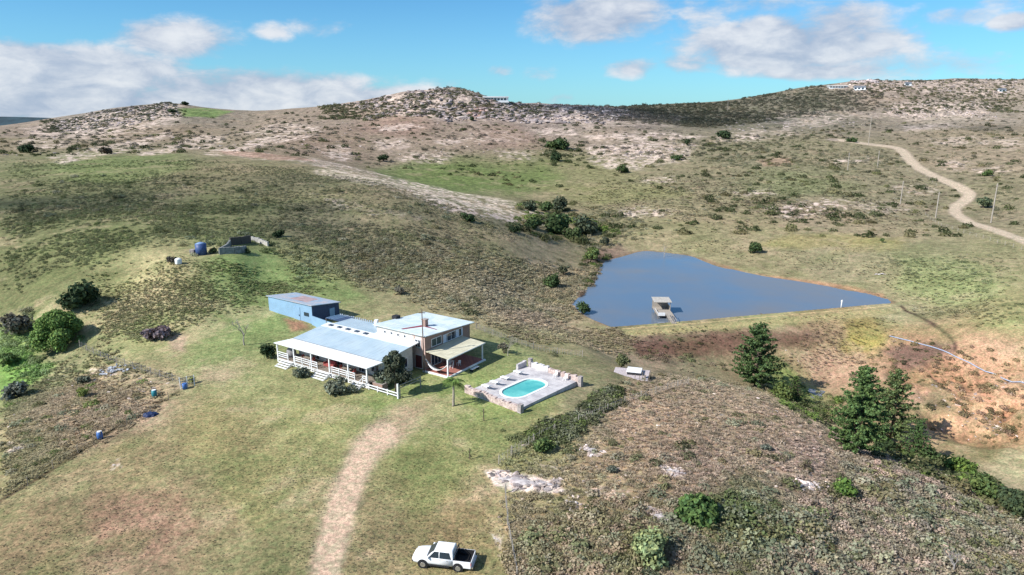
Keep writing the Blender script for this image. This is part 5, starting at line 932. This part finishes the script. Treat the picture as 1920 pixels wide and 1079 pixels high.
BL = [(146,580,74,42,GRD,'dark rounded bush on the grassy slope above the big domed tree',1300,10),(30,636,62,44,(.10,.095,.075),'brown-grey bush at the left edge behind the big domed tree',900,9),
 (14,690,40,30,GR2,'green bush low at the left edge below the domed tree',600,7),(28,748,48,32,(.10,.11,.09),'grey bush alone near the left edge below the bright grass',900,7),(156,722,34,17,(.09,.10,.07),'flat grey-green bush just above the small yellow-green one',500,6),
 (152,748,28,22,(.13,.16,.045),'small yellow-green round bush left of the dark hollow',600,5),(292,640,64,22,(.17,.13,.135),'low purplish-brown thicket on the lawn left of the bare tree',900,9),(500,675,38,34,GRD,'dark bush against the left end of the veranda',900,7),
 (566,710,40,20,GRG,'grey lavender-like bush between the left and middle steps',800,6),(626,741,52,26,GRG,'largest grey lavender-like bush in front of the middle steps',1000,8),(658,738,28,16,GRG,'small grey bush just left of the right-hand steps',500,5),
 (1420,478,30,24,GR1,'lone dark round bush on the pasture right of the pond',900,6),(1112,492,36,34,(.13,.17,.055),'light green bush at the far left corner of the pond',900,7),(1036,542,40,28,GR1,'dark green bush left of the pond beside the narrow bank',900,7),
 (1058,517,26,22,(.08,.085,.05),'olive bush just above the dark one left of the pond',600,6),(1094,590,32,22,GR1,'dark bush at the near left shore of the pond',800,6),(1166,690,34,28,OLV,'olive round bush behind the timber deck',900,6),
 (718,303,25,14,GRD,'lone dark oval bush on the far pale plateau left of the green swale',500,5),(1045,441,62,38,GR1,'middle and tallest bush of the gully thicket above the pond',1300,9),(1102,442,58,34,(.07,.085,.05),'right-hand bush of the gully thicket above the pond',1200,9),
 (1000,430,46,24,GR1,'left-hand low bush of the gully thicket above the pond',900,7),(1046,396,42,26,(.06,.075,.045),'bush standing just uphill of the gully thicket',800,8),(992,396,40,20,(.085,.10,.055),'low bush at the end of the pale rock spur',700,6),
 (880,418,30,18,GR1,'dark bush below the pale rock spur near its middle',600,6),(1046,283,50,20,GR1,'larger dark bush clump high in the far gully',800,8),(1047,304,32,18,GRD,'round dark bush just below the clump in the far gully',600,6),
 (1290,274,17,14,GRD,'small upright dark bush on the far slope above the pond',400,5),(1361,262,36,16,GRD,'wide dark bush on the far slope left of the gravel road top',600,7),(1166,326,28,16,GR1,'bush on the far pasture between the gully and the poles',500,6),
 (45,287,36,16,GRD,'dark bush beside the pale outcrop at the far left',600,6),(196,290,34,13,(.07,.06,.045),'brown-dark bush on the crest of the left hillside',500,6),(885,228,18,9,GRD,'tiny dark bush under the rocky ridge below the white house',300,4),
 (1018,853,42,32,GR2,'round bright green bush at the lower end of the stick fence',1200,7),(1305,985,92,56,(.07,.115,.035),'large green bush above the thicket at the bottom right',2600,12),(1586,937,50,32,(.09,.15,.035),'bright green bush alone on the brown knoll',1300,7),
 (1218,1060,78,58,PAL,'large pale yellow-green bush at the bottom beside a dark hollow',2200,11),(1806,900,56,46,(.10,.15,.035),'yellow-green bush in the valley right of the small pine',1500,9),(1852,945,56,56,(.085,.12,.04),'green bush at the right edge between its two neighbours',1600,9),
 (1897,975,52,66,(.055,.075,.035),'dark tall bush at the right edge of the valley',1600,9),(1650,862,34,16,(.12,.14,.07),'low pale green bush at the foot of the pines',500,6),(1470,752,46,34,(.10,.13,.04),'bright shrub right behind the lone pine',900,7),
 (1150,888,26,14,(.11,.12,.09),'small grey bush alone in the middle of the brown knoll',500,5),(1440,848,26,14,(.12,.13,.10),'small grey bush high on the brown knoll near a white stone',450,5),(1853,332,24,13,GR2,'green bush right of the gravel road bends',450,6),
 (1848,392,34,22,(.08,.10,.055),'bush inside the road bend beside the dark pole',600,7),(1655,456,14,10,GR2,'tiny green bush on the pasture above the dam end',300,4),(1270,302,26,11,GR1,'low dark bush on the far stony slope above the pond',400,6),
 (1600,268,30,10,GR1,'dark bush touching the upper end of the gravel road',400,6),(520,446,36,12,GRD,'dark low bush above the pale wall of the pen',500,6),(322,212,26,7,GRD,'dark bush just under the left rocky hilltop',300,5),(345,196,24,7,GRD,'dark trees on the very top of the left rocky hill',300,5),
 (1075,452,40,22,(.065,.09,.035),'low green bush at the foot of the gully thicket between its two big bushes',800,7),(1022,398,34,18,GR1,'dark bush left of the one just uphill of the gully thicket',600,6),(964,438,26,14,GRD,'small dark bush left of the gully thicket',400,5),(1136,462,28,16,(.07,.08,.05),'small grey-dark bush right of the gully thicket',450,5),
 (748,555,26,14,(.14,.13,.10),'grey bush alone on the slope behind the shed',400,5),(945,665,30,26,(.13,.12,.09),'thin grey bush in the lawn right of the house shadow',260,6)]
for (px, py, w_, h_, c_, lb, n_, lo) in BL: put_bush(px, py, w_, h_, c_, lb, n=int(n_*1.3), lobes=lo)
def tree(px, py, w, h, base, label, trunk_h=.3, n=4000, lobes=16, name='tree', leaf=.045, seed=1, flat=.8, shell=.35):
    p = onto(GP(px, py)); m = MPP(p); Wm, Hm = w*m, h*m*1.04; q = np.random.default_rng(seed); t = thing(name, label, 'tree', p)
    a = q.uniform(0,6.28,lobes); r = q.uniform(.1,.75,lobes)**.7*Wm*.36; z = Hm*(trunk_h+(1-trunk_h)*q.uniform(.15,.85,lobes)); r *= np.sqrt(np.clip(1-((z/Hm-trunk_h)/(1-trunk_h)*1.2-.5)**2,.2,1))
    C = np.stack([np.cos(a)*r,np.sin(a)*r,z],1); Rr = q.uniform(.15,.24,lobes)*min(Wm,Hm*(1-trunk_h)*1.3)
    V, k = leafcloud(C, Rr, n, leaf*Wm, q, flat, shell); crownmesh('crown', V, base, q, t)
    b = MB(); b.tube([(0,0,-.4),(.05*Wm*.3,0,Hm*trunk_h),(0,0,Hm*.8)], [.035*Wm,.026*Wm,.008*Wm], 8)
    for c in C: b.tube([(0,0,Hm*trunk_h*.9),tuple((Vector((0,0,Hm*trunk_h*.9))+Vector(c))/2+Vector((0,0,-.1))),tuple(c)], [.014*Wm,.01*Wm,.004*Wm], 5)
    b.make('trunk', bark, t); return t
# big domed tree: dense lumpy dome to the ground
p = onto(GP(103, 660)); m = MPP(p); Wm, Hm = 100*m, 68*m; t = thing('domed_tree', 'big bright green domed tree on the left with a smooth dense crown', 'tree', (p.x, p.y+Wm*.2, gz(p.x,p.y+Wm*.2))); q = np.random.default_rng(5)
C = []; Rr = []
for k in range(60): a = q.uniform(0,6.28); zz = q.uniform(.05,1)**.8; r = math.sqrt(max(0,1-zz**2.4))*.86; C.append((math.cos(a)*r*Wm*.44,math.sin(a)*r*Wm*.42,zz*Hm*.84)); Rr.append(q.uniform(.09,.15)*Wm)
C.append((0,0,Hm*.4)); Rr.append(Wm*.3); V, k = leafcloud(np.array(C), np.array(Rr), 15000, .016*Wm, q, .85, .7); V[:,2] = np.maximum(V[:,2],-.2); crownmesh('crown', V, (.13,.20,.055), q, t, .3); b = MB(); b.tube([(0,0,-.5),(0,0,Hm*.6)], [.5,.2], 8); b.make('trunk', bark, t)
# tree beside the wing
tree(742, 742, 50, 84, (.06,.07,.045), 'dark leafy tree in the corner between the veranda end and the brick house', .3, 5200, 18, 'garden_tree', .05, 11)
o = put_bush(716, 727, 44, 36, (.11,.125,.09), 'grey-green shrub bed under the dark garden tree', n=1200); o = put_bush(760, 722, 40, 26, (.06,.07,.05), 'dark low shrub at the foot of the handrail by the brick corner', n=900)
def pine(px, py, w, h, base, label, seed, dens=1., openn=1., n_top=.0):
    p = onto(GP(px, py)); m = MPP(p); Wm, Hm = w*m, h*m*1.06; q = np.random.default_rng(seed); t = thing('pine_tree', label, 'tree', p); C = []; Rr = []; b = MB(); b.tube([(0,0,-.6),(.1,0,Hm*.5),(0,.05,Hm*.985)], [.028*Hm*.6,.012*Hm,.02], 8)
    z = Hm*.06
    while z < Hm*.97:
        f = z/Hm; prof = (min(1, .7+f*1.5) if f < .2 else 1.0)*(1-f)**.62*1.02; nb = q.integers(4, 7); a0 = q.uniform(0,6.28)
        for k in range(nb):
            a = a0+6.28*k/nb+q.uniform(-.3,.3); L_ = Wm*.66*prof*q.uniform(.62,1.1)
            if q.random() < .12*openn: continue
            ex, ey, ez = math.cos(a)*L_, math.sin(a)*L_, z+L_*q.uniform(.12,.38); b.tube([(0,0,z),(ex*.5,ey*.5,z+L_*.08),(ex,ey,ez)], [.028+.02*(1-f)*Hm/14,.025,.01], 4, False)
            for s_ in np.linspace(.3,1,max(2,int(L_/.45))): C.append((ex*s_+q.normal()*.08,ey*s_+q.normal()*.08,z+(ez-z)*s_**1.3+q.normal()*.05)); Rr.append(q.uniform(.30,.55)*(.7+.5*(1-s_))*Hm/13)
        z += Hm*q.uniform(.022,.034)*openn
    for k in range(4): C.append((0,0,Hm*(.9+.03*k))); Rr.append(.22*Hm/13)
    n_ = int(min(22000, len(C)*30*dens)); V, k = leafcloud(np.array(C), np.array(Rr), n_, .125*Hm/13, q, .75, .1); crownmesh('crown', V, base, q, t, .35); b.make('trunk', bark, t); return t
pine(1415, 724, 88, 118, (.08,.125,.045), 'lone dark green pine in front of the dam wall', 21)
pine(1604, 848, 98, 164, (.085,.135,.045), 'tallest pine, a broad pointed cone left of its neighbour', 22)
pine(1668, 828, 92, 136, (.11,.145,.055), 'loose open-branched pine with gaps, behind the pointed one', 23, .75, 1.5)
pine(1716, 862, 44, 76, (.07,.12,.04), 'small narrow pine at the right of the pine group', 24)
put_bush(1664, 856, 64, 34, (.035,.055,.022), 'dark undergrowth between the big pine and the small narrow pine', n=1500, lobes=9)
put_bush(1745, 868, 44, 26, (.07,.10,.035), 'green shrub to the right of the small narrow pine', n=900)
pine(1488, 752, 30, 46, (.075,.12,.035), 'small young pine just right of the lone pine beside the puddle', 25)
# puddle in the valley, lying in a hollow of the valley floor
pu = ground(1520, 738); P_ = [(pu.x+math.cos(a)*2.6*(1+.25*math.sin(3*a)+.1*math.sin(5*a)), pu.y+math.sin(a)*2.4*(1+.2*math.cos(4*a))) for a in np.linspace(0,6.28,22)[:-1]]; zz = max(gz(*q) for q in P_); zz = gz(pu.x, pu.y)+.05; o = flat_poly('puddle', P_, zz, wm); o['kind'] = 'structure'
# palm
p = onto(GP(850, 762)); m = MPP(p); PHt = 62*m; t = thing('palm_tree', 'single palm with a pale trunk on the lawn in front of the house', 'palm', p)
b = MB(); b.tube([(0,0,-.2),(.02,0,.3),(.08,0,PHt*.5),(.0,.05,PHt*.78)], [.26,.19,.14,.15], 10); b.make('trunk', mat('palm_bark', (.36,.31,.25), .9, var=.2, vscale=5, bump=.5), t)
q = np.random.default_rng(3)
for k in range(15):
    a = k*2.4+q.uniform(-.2,.2); el_ = q.uniform(-.1,1.2); Lf = q.uniform(1.5,2.0); b = MB(); pts = []
    for s_ in np.linspace(0,1,8): r_ = Lf*s_*math.cos(el_*(1-.3*s_)); z_ = PHt*.78+Lf*s_*math.sin(el_)-1.25*s_**2.2*Lf*.55; pts.append(Vector((math.cos(a)*r_,math.sin(a)*r_,z_)))
    for i in range(len(pts)-1):
        for j in range(3):
            c_ = pts[i].lerp(pts[i+1], j/3); d_ = (pts[i+1]-pts[i]).normalized(); sd_ = d_.cross(Vector((0,0,1))).normalized(); s_ = (i+j/3)/7; Ll = .5*math.sin(math.pi*min(1,.15+s_*.85))+.1
            for sg in (-1,1): e_ = c_+sd_*sg*Ll+d_*.25+Vector((0,0,-.12-.12*q.random())); w2 = d_*.045; v = [b.b.verts.new(x) for x in (c_-w2,c_+w2,e_+w2*.3,e_-w2*.3)]; b._f(v)
    b.tube(pts, [.03]*7+[.008], 4); o = b.make('frond', LM, t); vcol(o, np.array((.13,.20,.05))*q.uniform(.75,1.25))
# bare tree left of the house
def baretree(px, py, h, label, seed, name='bare_tree', m_=None, spread=.6):
    p = onto(GP(px, py)); m = MPP(p); Hm = h*m*1.05; q = random.Random(seed); t = thing(name, label, 'tree', p); tb = MB(); tw = MB()
    def grow(a, d, L_, r, lev, mb):
        mid = a+d*L_*.5+Vector((q.uniform(-.06,.06),q.uniform(-.06,.06),0))*L_; e = a+d*L_+Vector((0,0,.04*L_)); mb.tube([a,mid,e], [r,r*.8,r*.6], 6 if lev < 2 else 4, False)
        if lev >= 4: return
        for k in range(3 if lev < 3 else 4):
            nd = (d+Vector((q.uniform(-1,1),q.uniform(-1,1),q.uniform(-.15,.6)))*spread*1.15).normalized(); grow(a.lerp(e, q.uniform(.55,1)), nd, L_*q.uniform(.55,.8), r*.55, lev+1, tw)
    grow(Vector((0,0,-.2)), Vector((.05,0,1)), Hm*.38, .02*Hm+.03, 0, tb); mm = m_ or mat('pale_bark', (.40,.36,.31), .9, var=.2, vscale=6); tb.make('trunk', mm, t); tw.make('branches', mm, t); return t
baretree(458, 648, 58, 'bare pale-trunked tree on the lawn left of the house', 4)
baretree(1786, 1076, 60, 'bare whitish shrub skeleton at the bottom edge on the right', 9, m_=mat('grey_twigs', (.30,.28,.26), .9)); 
baretree(952, 668, 40, 'thin leafless sapling beside the long shadow of the house', 12, m_=mat('thin_twigs', (.34,.31,.25), .9))
# stakes with saplings on the lawn
for px, py, h, lb in ((907,790,24,'short dark stake with a wisp of leaves in front of the pool wall'),(881,862,22,'short dark stake near the stick fence below the pool')):
    p = onto(GP(px, py)); m = MPP(p); t = thing('sapling_stake', lb, 'stake', p); b = MB(); b.tube([(0,0,-.2),(0,0,h*m)], .07, 6); b.make('stake', bark, t); V_, F_ = leaves(60, .1, seed=int(px)); o = mesh_np('leaves', V_*[.28,.28,.45]+[0,0,h*m*.7], F_, LM, True, t); vcol(o, (.13,.16,.06))
# ------------------------------------------------------------------ fences
def polyline(pts, step):
    P_ = [p for p in gpts(pts)]; o = []; 
    for a, b_ in zip(P_[:-1], P_[1:]):
        L_ = math.hypot(b_.x-a.x, b_.y-a.y); n_ = max(1, int(round(L_/step)))
        for k in range(n_): q_ = a.lerp(b_, k/n_); o.append(q_)
    o.append(P_[-1]); return [onto(q_) for q_ in o]
def fence(pts, label, post_step=3., h=1.2, pick=0., wires=3, m=woodp, r=.06, seed=1, name='fence', lean=.05, pr=.022, pm=None):
    q = random.Random(seed); P_ = polyline(pts, post_step); t = thing(name, label, 'fence', P_[0]); o0 = P_[0]
    for p in P_[:100]: b = MB(); b.tube([p-o0-Vector((0,0,.3)), p-o0+Vector((q.uniform(-lean,lean),q.uniform(-lean,lean),h*q.uniform(.92,1.12)))], r, 5); b.make('post', m, t)
    if wires:
        b = MB()
        for k in range(wires):
            for a, c in zip(P_[:-1], P_[1:]): z = Vector((0,0,h*(k+.7)/wires)); b.tube([a-o0+z, c-o0+z], .012, 3, False)
        b.make('wire', steel, t)
    if pick:
        b = MB()
        for p in polyline(pts, pick):
            p = p-o0+Vector((q.uniform(-.06,.06),q.uniform(-.06,.06),0)); b.tube([p-Vector((0,0,.2)), p+Vector((q.uniform(-.12,.12),q.uniform(-.12,.12),h*q.uniform(.6,1.15)))], pr, 4)
        b.make('stakes', pm or m, t)
    return t
fence([(935,872),(960,856),(1000,832),(1040,812)], 'rough pale stick fence at the lawn edge beside the round green bush', 3, 1.2, .38, 2, seed=2)
fence([(1085,795),(1110,785),(1140,772),(1172,758),(1230,740),(1290,722)], 'rough stick fence above the brown knoll running towards the timber deck', 3, 1.1, .42, 2, seed=3)
fence([(893,617),(940,636),(1000,656),(1045,664),(1092,670)], 'grey stick fence behind the house running down to the pond bank', 3, 1.1, .45, 2, seed=4, pm=mat('grey_sticks', (.34,.33,.31), .9))
fence([(150,652),(190,672),(250,692),(300,708),(348,724)], 'grey brushwood fence from the domed tree to the corner gate', 3, 1.2, .4, 2, seed=5, pm=mat('grey_brushwood', (.30,.28,.26), .9))
fence([(348,728),(283,775),(190,825),(100,880),(0,948)], 'thin wire fence running diagonally down the left grass', 4, 1.1, 0, 3, wood, .045, 6)
fence([(948,925),(952,985),(962,1040),(970,1085)], 'rough fence of pale sticks and stones right of the pickup', 2.5, 1.0, .6, 2, seed=7)
fence([(1735,405),(1765,425),(1830,445),(1915,470)], 'wire fence with thin posts below the gravel road', 5, 1.3, 0, 2, woodp, .07, 8)
fence([(1510,255),(1640,300),(1730,330),(1755,350)], 'far wire fence posts on the left side of the gravel road', 9, 1.3, 0, 0, woodp, .08, 9)
fence([(1130,500),(1100,530),(1075,565)], 'short row of thin posts on the left bank of the pond', 5, 1.0, 0, 1, wood, .05, 10)
# boulders along the bottom fence as one low wall
b = MB(); q = random.Random(8); P_ = polyline([(955,930),(957,985),(966,1040),(974,1085)], .55); o0 = P_[0]
for i, p in enumerate(P_):
    if q.random() < .7: c = p-o0+Vector((q.uniform(.1,.5),0,0)); b.rock(c, q.uniform(.12,.28), q.uniform(.12,.25), q.uniform(.1,.2), i, q.uniform(0,3))
o = b.make('stone_row', rockm); o.location = o0; tag(o, 'loose row of pale stones along the foot of the fence right of the pickup', 'stones')
# ------------------------------------------------------------------ rocks that can be singled out
def outcrop(px, py, w, h, label, seed, k=9, flat=.35, name='rock_outcrop'):
    p = onto(GP(px, py)); m = MPP(p); q = random.Random(seed); b = MB(); Wm = w*m/2; D = h*m*1.3
    for i in range(k): f = i/max(1,k-1)*2-1; x = f*Wm*.8; y = -f*D*.5+q.uniform(-.3,.3)*D*.5; s_ = (1-.5*abs(f))*q.uniform(.22,.42)*Wm; b.rock(Vector((x, y, gz(p.x+x, p.y+y)-p.z-.05)), s_*1.35, s_*q.uniform(.6,1.0), max(s_*flat, .22 if w > 30 else .1)*1.5, seed*20+i, q.uniform(-.5,.5))
    o = b.make(name, rockm); o.location = p; return tag(o, label, 'rocks')
outcrop(985, 905, 110, 26, 'largest pale rock outcrop where the lawn meets the brown knoll', 1, 12, .28); outcrop(1243, 975, 84, 40, 'jagged pale rock band running down beside the large green bush', 2, 10, .4); outcrop(1262, 885, 50, 22, 'pale rock patch in the upper middle of the brown knoll', 3, 8, .4)
outcrop(1530, 915, 60, 14, 'narrow pale rock ledge left of the bright green bush', 4, 8, .3); outcrop(1080, 946, 40, 18, 'small pale rocks below the largest outcrop', 5, 5, .45); outcrop(1108, 845, 44, 12, 'flat pale stones right of the round green bush', 6, 5, .35)
outcrop(213, 873, 24, 14, 'single pale boulder on the left lawn', 7, 3, .7, 'boulder'); outcrop(1660, 948, 60, 14, 'pale ledge among grey scrub at lower right', 8, 6, .3); outcrop(932, 1012, 22, 22, 'small heap of pinkish stones on the grass above the pickup', 9, 5, .5); outcrop(35, 842, 44, 12, 'pinkish flat rocks at the left edge of the rough grass', 10, 5, .3)
outcrop(1485, 668, 18, 20, 'upright pale stone on the slope right of the lone pine', 11, 2, 1.2, 'boulder'); outcrop(945, 790, 12, 5, 'tiny white stone on the lawn below the pool', 12, 2, .6, 'boulder'); outcrop(1445, 845, 12, 8, 'white stone beside the small grey bush high on the knoll', 13, 2, .7, 'boulder')
for k, (px, py, lb) in enumerate(((1735,552,'white stone nearest the dam end on the right pasture'),(1737,474,'white stone highest and leftmost on the right pasture'),(1772,490,'white stone in the middle of the upper right pasture'),(1808,479,'white stone right of the middle one on the upper pasture'),(1838,496,'white stone on the pasture left of the dark tufts'),(1873,485,'rightmost white stone on the upper pasture'),(1828,447,'white stone just below the gravel road'),(1650,515,'pale broken stones on the bank above the right arm of the pond'))): outcrop(px, py, 9 if k < 7 else 22, 4, lb, 30+k, 2 if k < 7 else 6, .8, 'boulder')
b = MB(); q = random.Random(5); p = onto(GP(212, 697)); m = MPP(p)
for i in range(46): x, y = q.gauss(0,.8), q.gauss(0,.9); b.cbox(Vector((x*1.3, y, gz(p.x+x*1.3,p.y+y)-p.z+q.uniform(.05,.3))), q.uniform(.2,.6), q.uniform(.15,.45), q.uniform(.08,.2), q.uniform(0,3), q.uniform(-.5,.5))
o = b.make('rubble_heap', mat('blue_grey_rubble', (.50,.52,.56), .9, var=.25, vscale=2)); o.location = p; tag(o, 'heap of pale broken rubble below the brushwood fence', 'rubble')
# ------------------------------------------------------------------ tank, pen, bits on the left
p = onto(GP(378, 478)); m = MPP(p); t = thing('water_tank', 'dark blue round water tank beside the stock pen', 'water tank', p); r_ = 10*m; b = MB(); b.tube([(0,0,-.2),(0,0,20*m)], r_, 20); b.make('tank', mat('dark_blue_plastic', (.05,.09,.22), .5), t); b = MB(); b.tube([(0,0,20*m),(0,0,22*m),(0,0,23*m)], [r_*.98,r_*.5,r_*.2], 20); b.make('lid', mat('light_blue_plastic', (.2,.3,.5), .5), t)
b = MB(); b.box(-r_-1.2,-r_-.2,-.6,.6,-.1,1.1); b.make('stand', stone, t)
def penwall(pts, h, m_, label):
    P_ = polyline(pts, .7); o0 = P_[0]; b = MB(); q = random.Random(len(pts)+int(pts[0][0]))
    for a, c in zip(P_[:-1], P_[1:]): d_ = c-a; b.cbox((a+c)/2-o0+Vector((0,0,h/2-.15)), d_.length*1.0, .45, h+.3+q.uniform(-.1,.1), math.atan2(d_.y,d_.x))
    o = b.make('pen_wall', m_); o.location = o0; return tag(o, label, 'wall')
greyw = mat('grey_old_wall', (.26,.27,.26), .9, var=.25, vscale=1.5, bump=.6); palew = mat('pale_old_wall', (.50,.47,.42), .9, var=.15, vscale=1.5)
penwall([(412,479),(440,477),(462,475)], 1.5, greyw, 'dark grey front wall of the stock pen'); penwall([(432,461),(452,459),(470,456)], 1.8, mat('shaded_pen_wall', (.09,.08,.07), .9), 'dark back wall of the stock pen'); penwall([(471,452),(486,456),(503,463)], 1.1, palew, 'pale low wall slanting from the right of the stock pen'); penwall([(432,462),(426,470),(412,478)], 1.3, greyw, 'left side wall of the stock pen next to the tank')  # shadow on the stone back wall is put into its dark colour
put_bush(400, 478, 22, 12, GRD, 'dark green shrub between the blue tank and the pen', n=500, lobes=5); put_bush(462, 477, 18, 12, GRD, 'dark shrub at the right corner of the pen wall', n=400, lobes=5)
p = onto(GP(335, 496)); m = MPP(p); b = MB(); b.tube([(0,0,0),(0,0,9*m),(0,0,11*m)], [6*m,6*m,3*m], 12); o = b.make('white_tank', white, None, .05); o.location = p; tag(o, 'small white tank on the grass left of the blue water tank', 'tank'); put_bush(318, 495, 28, 12, (.09,.08,.07), 'brown bush left of the small white tank', n=400, lobes=5)
teal = mat('teal_plastic', (.03,.22,.26), .5); blue = mat('blue_plastic', (.06,.16,.42), .5); nav = mat('navy_tarpaulin', (.015,.03,.09), .6)
def drum(px, py, m_, label, lying=False, s=1.):
    p = onto(GP(px, py)); t = thing('plastic_drum', label, 'drum', p, .4); b = MB(); r_ = .3*s; H_ = .9*s
    pts = [(0,0,0),(0,0,H_*.3),(0,0,H_*.33),(0,0,H_*.66),(0,0,H_*.69),(0,0,H_)]; pts = [(-H_/2+q_[2],0,r_) for q_ in pts] if lying else pts
    b.tube(pts, [r_*.95,r_,r_*1.05,r_*1.05,r_,r_*.95], 14); b.make('drum', m_, t); e = Vector(pts[-1]); dd = Vector((.04,0,0)) if lying else Vector((0,0,.04)); b = MB(); b.tube([e,e+dd], r_*.8, 14); b.make('lid', white, t)
drum(290, 745, teal, 'teal plastic drum standing in the rough grass inside the diagonal fence', s=1.15); drum(188, 824, blue, 'blue plastic drum at the diagonal fence further down', s=1.1)
p = onto(GP(282, 780)); V, Fq = ico(3); V = V*[1.0,.75,.45]*(1+.15*np.sin(V[:,[1]]*6)*np.cos(V[:,[0]]*7)); o = mesh_np('tarpaulin', V, Fq, nav, False); o.location = p; tag(o, 'crumpled dark blue tarpaulin lying on the diagonal fence line', 'tarpaulin')
p = onto(GP(352, 727)); t = thing('gate', 'short white-posted gate with a blue barrel at the fence corner', 'gate', p, .5); b = MB(); [b.tube([(x,0,-.2),(x*1.05,.03,1.7)], .07, 6) for x in (-.9,0,.9)]; b.make('gate_post', white, t); b = MB(); [b.beam((-.9,0,z),(.9,0,z+.1),.04,.1) for z in (.5,1.0,1.5)]; b.make('rail', woodp, t); b = MB(); b.tube([(-.4,-.4,0),(-.4,-.4,.85)], .32, 12); b.make('barrel', blue, t)
put_bush(358, 722, 20, 14, (.13,.15,.05), 'small yellowish shrub behind the corner gate', n=300, lobes=4)
# ------------------------------------------------------------------ poles
up0 = None
for px, y0, y1, m_, lb in ((1688,342,384,woodp,'pale pole standing on the pasture left of the fence'),(1645,285,315,woodp,'pale pole by dark bushes near the upper road bend'),(1589,288,320,woodp,'faint pale pole left of the one by the bushes'),(1754,362,410,wood,'slim pole just left of the lower road bend'),(1858,346,418,wood,'tall dark pole inside the lower road bend'),(1364,188,209,woodp,'distant pole on the dark bushy ridge'),(1628,222,272,woodp,'thin far pole above the upper end of the road')):
    p = onto(GP(px, y1)); H_ = (y1-y0)*MPP(p)*1.02
    if up0 is None: t = thing('utility_pole', lb, 'pole', p, 0, 'utility poles'); b = MB(); b.tube([(0,0,-.4),(0,0,1)], [.30,.20], 8); o = b.make('pole', m_, t); b = MB(); b.box(-.6,.6,-.07,.07,.93,.95); b.make('crossarm', m_, t); t.scale = (1,1,H_); up0 = t
    else: dup(up0, p, 0, lb, (1,1,H_))
# pipe across the eroded gully
P_ = [onto(q_, .16) for q_ in polyline([(1668,632),(1705,641),(1745,652),(1790,668),(1850,688),(1900,706),(1960,730)], 1.5)]; b = MB(); b.tube([q_-P_[0] for q_ in P_], .11, 8); o = b.make('water_pipe', mat('grey_blue_pipe', (.33,.38,.48), .6)); o.location = P_[0]; tag(o, 'grey-blue pipe laid across the eroded red gully', 'pipe')
# ------------------------------------------------------------------ far houses
def farhouse(px, py, w, h, label, roof='flat', rz=0, cols=6):
    p = onto(GP(px, py)); m = MPP(p); Wm, Hm = w*m, h*m; t = thing('hill_house', label, 'house', p, rz); b = MB(); b.box(-Wm/2,Wm/2,0,Wm*.3,-6,Hm*.75); b.make('wall', white, t)
    if roof == 'flat': b = MB(); b.box(-Wm*.54,Wm*.52,-1.8,Wm*.32,Hm*.76,Hm); b.make('roof', white, t)
    else: b = MB(); b.loft([[(x,-.5,Hm*.72),(x,Wm*.15,Hm*1.25),(x,Wm*.3+.5,Hm*.72)] for x in (-Wm*.53,Wm*.53)], False); b.make('roof', steel, t)
    for k in range(cols): x = -Wm*.46+Wm*.92*k/cols; b = MB(); b.box(x,x+Wm*.92/cols*.62,-.12,-.0,Hm*.18,Hm*.62); b.make('window', glass, t)
    b = MB(); b.box(-Wm*.55,Wm*.53,-3.2,0,-1.4,.0); b.make('terrace', white, t); return t
farhouse(930, 192, 46, 9, 'long white flat-roofed house on the middle rocky ridge', cols=7); farhouse(1612, 169, 20, 6, 'white gabled house among pale rocks on the right hilltop', 'gable', -.3, 3); farhouse(1572, 166, 34, 4.5, 'low long building just left of the gabled hilltop house', cols=6); farhouse(1880, 172, 16, 5, 'small white house at the far right of the hilltop', 'gable', .2, 2); farhouse(1703, 161, 12, 5, 'tiny white hut between the hilltop houses', 'gable', 0, 1)
